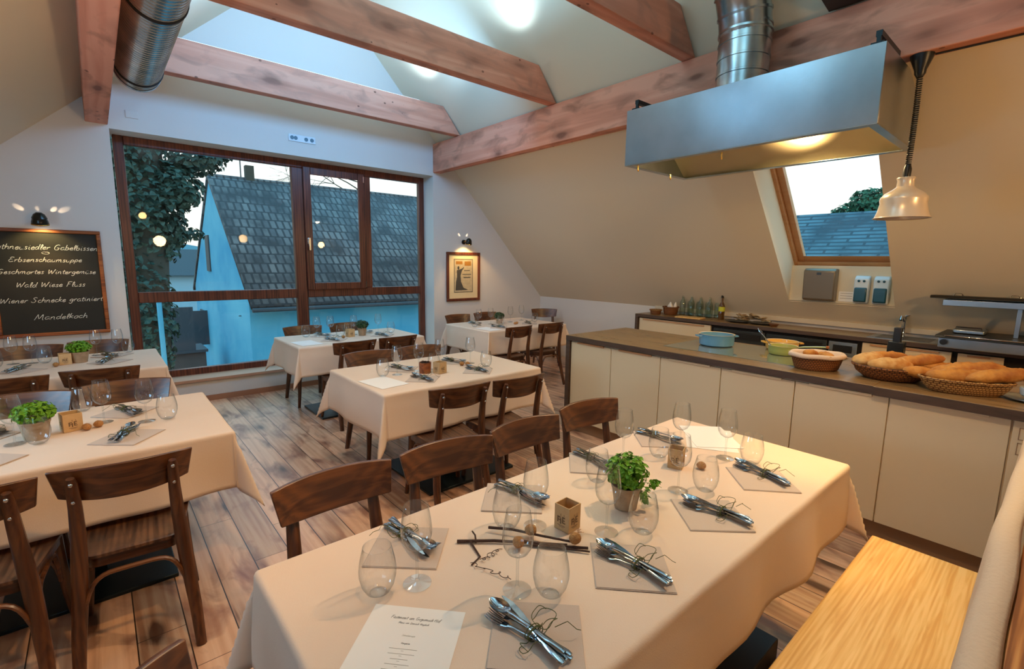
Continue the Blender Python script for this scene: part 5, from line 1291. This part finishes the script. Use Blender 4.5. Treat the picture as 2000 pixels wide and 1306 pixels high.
mb = MB(); mb.lathe([(.036, .002), (.037, .01), (.037, .16), (.025, .19), (.012, .215), (.011, .275)], 20); build('bottle_body', mb, OIL, ob)
mb = MB(); mb.lathe([(.0375, .10), (.0375, .155)], 20, cap0=False); build('bottle_label', mb, LABELM, ob)
mb = MB(); mb.lathe([(.013, .265), (.015, .268), (.015, .298), (0, .3)], 12); build('cap', mb, BLACK, ob)
# heap of pale flat breads on platters
SHELL = mat('crisp_bread', srgb(214, 190, 148), .7, noise=((30, 30, 30), .25, srgb(120, 92, 60)), bump=((60, 60, 60), .6))
def crisp(lab, x, y, z, r, deg, tx, ty, seed):
    rr = random.Random(seed); mb = MB(); n = 20; ring = []
    for s_ in (0, 1):
        for q in (.001, .45, .8, 1.0):
            for k in range(n):
                a = 2*PI*k/n; w = 1+.12*math.sin(a*3+seed)+.06*math.sin(a*7+seed*2)
                ring.append((r*q*w*math.cos(a), r*.72*q*w*math.sin(a), .012*q*q+.006*math.sin(a*4+seed)*q-(.004 if s_ else 0)))
    F_ = []
    for s_ in (0, 1):
        for i in range(3):
            for k in range(n):
                a, b_, c, d = s_*4*n+i*n+k, s_*4*n+i*n+(k+1) % n, s_*4*n+(i+1)*n+(k+1) % n, s_*4*n+(i+1)*n+k
                F_.append((a, d, c, b_) if not s_ else (a, b_, c, d))
    for k in range(n): F_.append((3*n+k, 7*n+k, 7*n+(k+1) % n, 3*n+(k+1) % n))
    mb.add(ring, F_); o = build('crispbread', mb, SHELL, None, (x, y, z), (tx, ty, math.radians(deg)), ang=60)
    tag(o, lab, 'crispbread', 'heap of crispbreads on the platters'); return o
for nm, x, y, r, lab in (('a', 5.68, 2.52, .16, 'dark oval platter at the left of the crispbread heap'), ('b', 5.70, 2.28, .15, 'dark oval platter under the right half of the crispbread heap')):
    mb = MB(); mb.lathe([(.6, 0), (1.0, .018), (.97, .02), (.6, .006), (0, .005)], 32, sx=.12, sy=r); tag(build('platter', mb, APPL, None, (x, y, CZ)), lab, 'platter')
HL = 'broken crispbread in the heap on the back counter platters'
for i in range(16):
    a = i*2.4; lay = i//6; x = 5.69+.05*math.cos(a)*(1-.2*lay); y = 2.40+.17*math.sin(a*.9+.4)*(1-.25*lay)
    crisp(HL, x, y, CZ+.026+lay*.026+.004*(i % 3), .062, rnd.uniform(0, 180), rnd.uniform(-.2, .2), rnd.uniform(-.2, .2), i+1)
mb = MB(); mb.lathe([(.03, 0), (.055, .03), (.052, .03), (.03, .004)], 20); tag(build('small_dish', mb, WICKD, None, (5.60, 2.10, CZ)), 'small brown dish right of the crispbread heap', 'dish')
# grill unit and shelf at the right
gr = thing('countertop_grill', 'steel counter grill unit at the far right of the back counter', 'grill', (5.66, .36, CZ))
mb = MB(); mb.box(-.30, .26, -1.2, .34, 0, .085); build('body', mb, STEEL, gr, bevel=.006)
mb = MB(); mb.prism([(-.32, .085), (.26, .085), (.26, .105), (-.31, .105)], 1, -1.2, .36); build('glass_top', mb, BLACK, gr, bevel=.003)
mb = MB(); mb.box(-.324, -.305, -1.1, .30, .10, .108); build('front_rail', mb, CHROME, gr, bevel=.002)
mb = MB(); mb.box(-.10, .14, .08, .28, .108, .145); build('pan_lid', mb, STEEL, gr, bevel=.01)
mb = MB(); mb.tube([(-.10, .10, .15), (-.10, .10, .165), (-.10, .26, .165), (-.10, .26, .15)], .006, 8); build('lid_handle', mb, CHROME, gr)
mb = MB(); mb.lathe([(.024, 0), (.024, .03)], 16, cap1=True); build('control_knob', mb, BLACK, gr, (-.305, .30, .05), (0, -PI/2, 0))
sh = thing('warming_shelf', 'raised steel shelf with a black top above the counter grill', 'shelf', (5.62, .36, CZ))
mb = MB(); mb.prism([(-.14, .405), (.16, .405), (.16, .425), (-.12, .43)], 1, -1.1, .45); build('black_top', mb, BLACK, sh, bevel=.006)
mb = MB(); mb.box(-.13, .14, -1.08, .36, .345, .395); build('steel_rail', mb, STEEL, sh, bevel=.003)
for y in (-.10, -.9):
    mb = MB(); mb.box(-.03, .01, y-.015, y+.015, .107, .345); build('post', mb, STEEL, sh, bevel=.002)
for y in (.28, -.06):
    mb = MB(); mb.tube([(-.02, y-.03, .43), (-.02, y-.02, .448), (-.02, y+.02, .448), (-.02, y+.03, .43)], .004, 6); build('handle', mb, CHROME, sh)
gb = thing('gastronorm_box', 'open steel box standing on the grill under the shelf', 'container', (5.70, .06, CZ+.107))
mb = MB(); mb.box(-.08, .10, -.10, .09, 0, .004); mb.box(-.08, -.076, -.10, .09, .004, .085); mb.box(.096, .10, -.10, .09, .004, .10); mb.box(-.076, .096, -.10, -.096, .004, .095); mb.box(-.076, .096, .086, .09, .004, .095); build('box_walls', mb, STEEL, gb)

# ---------------------------------------------------------------- outside the big window
hs = thing('white_house', 'old white farmhouse with steep tiled roof across the yard', 'house', (0, 0, 0))
gx, gx2, gy0, gy1, gz, ez, rz_ = 2.98, 17.0, 14.0, 22.8, -3.2, .50, 4.02
gm = (gy0+gy1)/2
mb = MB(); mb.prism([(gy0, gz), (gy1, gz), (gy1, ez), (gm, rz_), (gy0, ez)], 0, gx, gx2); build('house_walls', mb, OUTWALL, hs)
mb = MB()
def roofside(ya, yb, za, zb):
    mb.add([(gx-.04, ya, za), (gx2, ya, za), (gx2, yb, zb), (gx-.04, yb, zb)], [(0, 1, 2, 3)])
oh = .35; kk = (rz_-ez)/(gm-gy0)
roofside(gy0-oh, gm, ez-oh*kk+.08, rz_+.08); rl = math.hypot(gm-gy0+oh, rz_-ez+oh*kk)
build('tiled_roof', mb, TILE, hs, solid=-.12, uv=lambda c: (c.x, (c.y-gy0)*rl/(gm-gy0+oh)))
mb = MB(); mb.add([(gx-.04, gm, rz_+.08), (gx2, gm, rz_+.08), (gx2, gy1+oh, ez-oh*kk+.08), (gx-.04, gy1+oh, ez-oh*kk+.08)], [(0, 1, 2, 3)])
build('tiled_roof', mb, TILE, hs, solid=-.12, uv=lambda c: (c.x, c.y))
mb = MB(); mb.tube([(gx-.05, gm, rz_+.13), (gx2, gm, rz_+.13)], .11, 8); build('ridge_tiles', mb, TILE, hs, uv=lambda c: (c.x, c.y))
mb = MB(); mb.tube([(gx-.02, gy0-oh-.05, ez-oh*kk+.06), (gx2, gy0-oh-.05, ez-oh*kk+.06)], .06, 8); build('gutter', mb, DARKW, hs)
mb = MB(); mb.box(4.05, 4.30, gm-.12, gm+.12, rz_, rz_+.62); build('chimney', mb, BARK, hs)
mb = MB(); mb.tube([(3.92, gm, rz_), (3.92, gm, rz_+1.25)], .02, 5); mb.tube([(3.7, gm, rz_+.9), (4.15, gm, rz_+.9)], .012, 4); build('antenna', mb, DARKW, hs)
mb = MB(); mb.box(gx-.04, gx, 19.05, 19.65, 1.15, 2.35); build('gable_window', mb, DARKW, hs)
mb = MB(); mb.box(gx-.05, gx, 20.6, 21.8, -1.5, -.35); build('ground_floor_window', mb, DARKW, hs)
mb = MB(); mb.box(gx-.55, gx, 20.50, 20.55, -1.55, -.3); build('open_shutter', mb, DARKW, hs)
mb = MB(); mb.box(gx-.06, gx, 15.0, 15.05, 0, .02); build('wall_hook', mb, DARKW, hs)
sh2 = thing('wooden_shed', 'dark brown shed door and wall in the yard left of the white house', 'shed', (1.3, 17.0, -3.2))
mb = MB(); mb.box(0, 1.05, 0, 1.2, 0, 2.0); build('shed_wall', mb, YARD, sh2)
mb = MB(); mb.box(.05, .80, -.04, 0, 2.0, 3.35); mb.box(0, 1.1, -.1, 1.2, 1.98, 2.06); build('upper_door', mb, DARKW, sh2)
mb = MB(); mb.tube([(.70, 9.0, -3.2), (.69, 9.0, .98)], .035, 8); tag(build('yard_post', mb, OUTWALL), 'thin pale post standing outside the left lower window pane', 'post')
fh = thing('far_house', 'small low house with brown roof in the distance left of the gable', 'house', (0, 0, 0))
mb = MB(); mb.box(3.0, 7.0, 40, 45, -5, .45); build('house_walls', mb, mat('far_wall', srgb(150, 190, 205), .9), fh)
mb = MB(); mb.prism([(39.6, .4), (45.4, .4), (42.5, 2.2)], 0, 2.8, 7.2); build('roof', mb, DARKW, fh)
mb = MB(); mb.box(-60, 80, 7, 300, -3.6, -3.2); g = build('yard_ground', mb, YARD); g['kind'] = 'structure'
mb = MB(); mb.box(-60, 60, 48, 110, -3.2, -1.2); g = build('meadow', mb, GRASS); tag(g, 'green meadow in the distance', None, kind='structure')
mb = MB(); P = []
for j in range(2):
    P.append([(-80+i*6, 120+j*30, (-4 if j == 0 else 3.6+1.1*math.sin(i*.5)+.8*math.sin(i*1.3))) for i in range(40)])
mb.grid(P); g = build('distant_hills', mb, HILL, solid=.5); g['kind'] = 'structure'
# ivy clad tree
tr = thing('ivy_tree', 'big ivy covered tree trunk outside the left part of the window', 'tree', (0, 0, 0))
mb = MB(); mb.tube([(.50, 10, -3.2), (.52, 10, -.1), (.62, 10, 1.5), (.66, 10, 2.8), (.6, 10, 5)], [.42, .36, .34, .36, .3], 12)
mb.tube([(.66, 10, 2.4), (1.1, 10, 2.9), (1.6, 10.1, 3.2), (2.0, 10.1, 3.5)], [.16, .10, .06, .03], 8); build('trunk', mb, BARK, tr)
mb = MB(); rr = random.Random(5)
for c, r, n in (((.55, 9.85, .6), (.46, .42, 1.2), 1500), ((.66, 9.9, 2.4), (.62, .5, .9), 2000), ((.45, 9.9, 3.2), (.6, .5, .6), 900), ((1.12, 9.9, 2.75), (.42, .4, .42), 900), ((1.42, 10, 3.22), (.48, .4, .25), 520), ((1.78, 10, 3.38), (.26, .3, .14), 150), ((1.05, 10, 2.0), (.25, .3, .28), 230), ((1.28, 10, 1.98), (.24, .25, .12), 60), ((.95, 10, 1.7), (.2, .3, .22), 120), ((.5, 9.9, -1.2), (.5, .4, 1.2), 700), ((.35, 9.9, 1.9), (.35, .4, 1.6), 1100)):
    leafball(mb, c, r, n, .052, rr)
build('ivy_foliage', mb, IVY, tr)
# bare tree behind the roof
bt_ = thing('bare_tree', 'bare thin branches of a winter tree above the tiled roof', 'tree', (0, 0, 0))
mb = MB(); rr = random.Random(9)
def branch(p, d, l, r, dep):
    pts = [p]; q = p
    for i in range(4):
        d = (d+Vector((rr.uniform(-.25, .25), rr.uniform(-.1, .1), rr.uniform(-.2, .2)))).normalized(); q = q+d*l/4; pts.append(q)
    mb.tube(pts, [r*(1-.15*i) for i in range(5)], 4)
    if dep:
        for k in range(3): branch(pts[rr.choice((2, 3, 4))], (d+Vector((rr.uniform(-.8, .8), rr.uniform(-.2, .2), rr.uniform(-.7, .5)))).normalized(), l*.62, r*.5, dep-1)
mb.tube([(13.5, 30, -3), (13.3, 30, 3), (13.0, 30, 6)], [.3, .22, .16], 6)
for k in range(5): branch(Vector((13.1, 30, 4.4+k*.5)), Vector((-1, 0, rr.uniform(-.05, .5))).normalized(), 3.6, .045, 3)
build('branches', mb, BARK, bt_)
# through the skylight
nr = thing('neighbour_roof', 'ribbed neighbouring roof seen through the skylight', 'roof', (0, 0, 0))
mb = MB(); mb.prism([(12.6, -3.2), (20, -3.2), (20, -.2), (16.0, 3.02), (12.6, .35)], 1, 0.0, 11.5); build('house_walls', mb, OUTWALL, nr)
mb = MB(); mb.add([(12.0, -.4, -.05), (12.0, 12, -.05), (16.0, 12, 3.10), (16.0, -.4, 3.10)], [(0, 3, 2, 1)]); build('tiled_roof', mb, TILE2, nr, solid=.1, uv=lambda c: (c.y, (c.x-12)*1.27))
gt = thing('garden_tree', 'leafy tree showing above the neighbouring roof in the skylight', 'tree', (0, 0, 0))
mb = MB(); mb.tube([(18, 4.3, -3.2), (18, 4.4, 2.5), (18, 4.3, 3.8)], [.25, .2, .08], 8); build('trunk', mb, BARK, gt)
mb = MB(); rr = random.Random(3)
for c, r, n in (((18, 4.35, 3.55), (.6, .55, .42), 700), ((18, 4.9, 3.3), (.5, .45, .25), 260), ((18, 3.9, 3.6), (.5, .4, .4), 400)): leafball(mb, c, r, n, .075, rr)
build('foliage', mb, mat('tree_green', srgb(40, 96, 66), .7), gt)
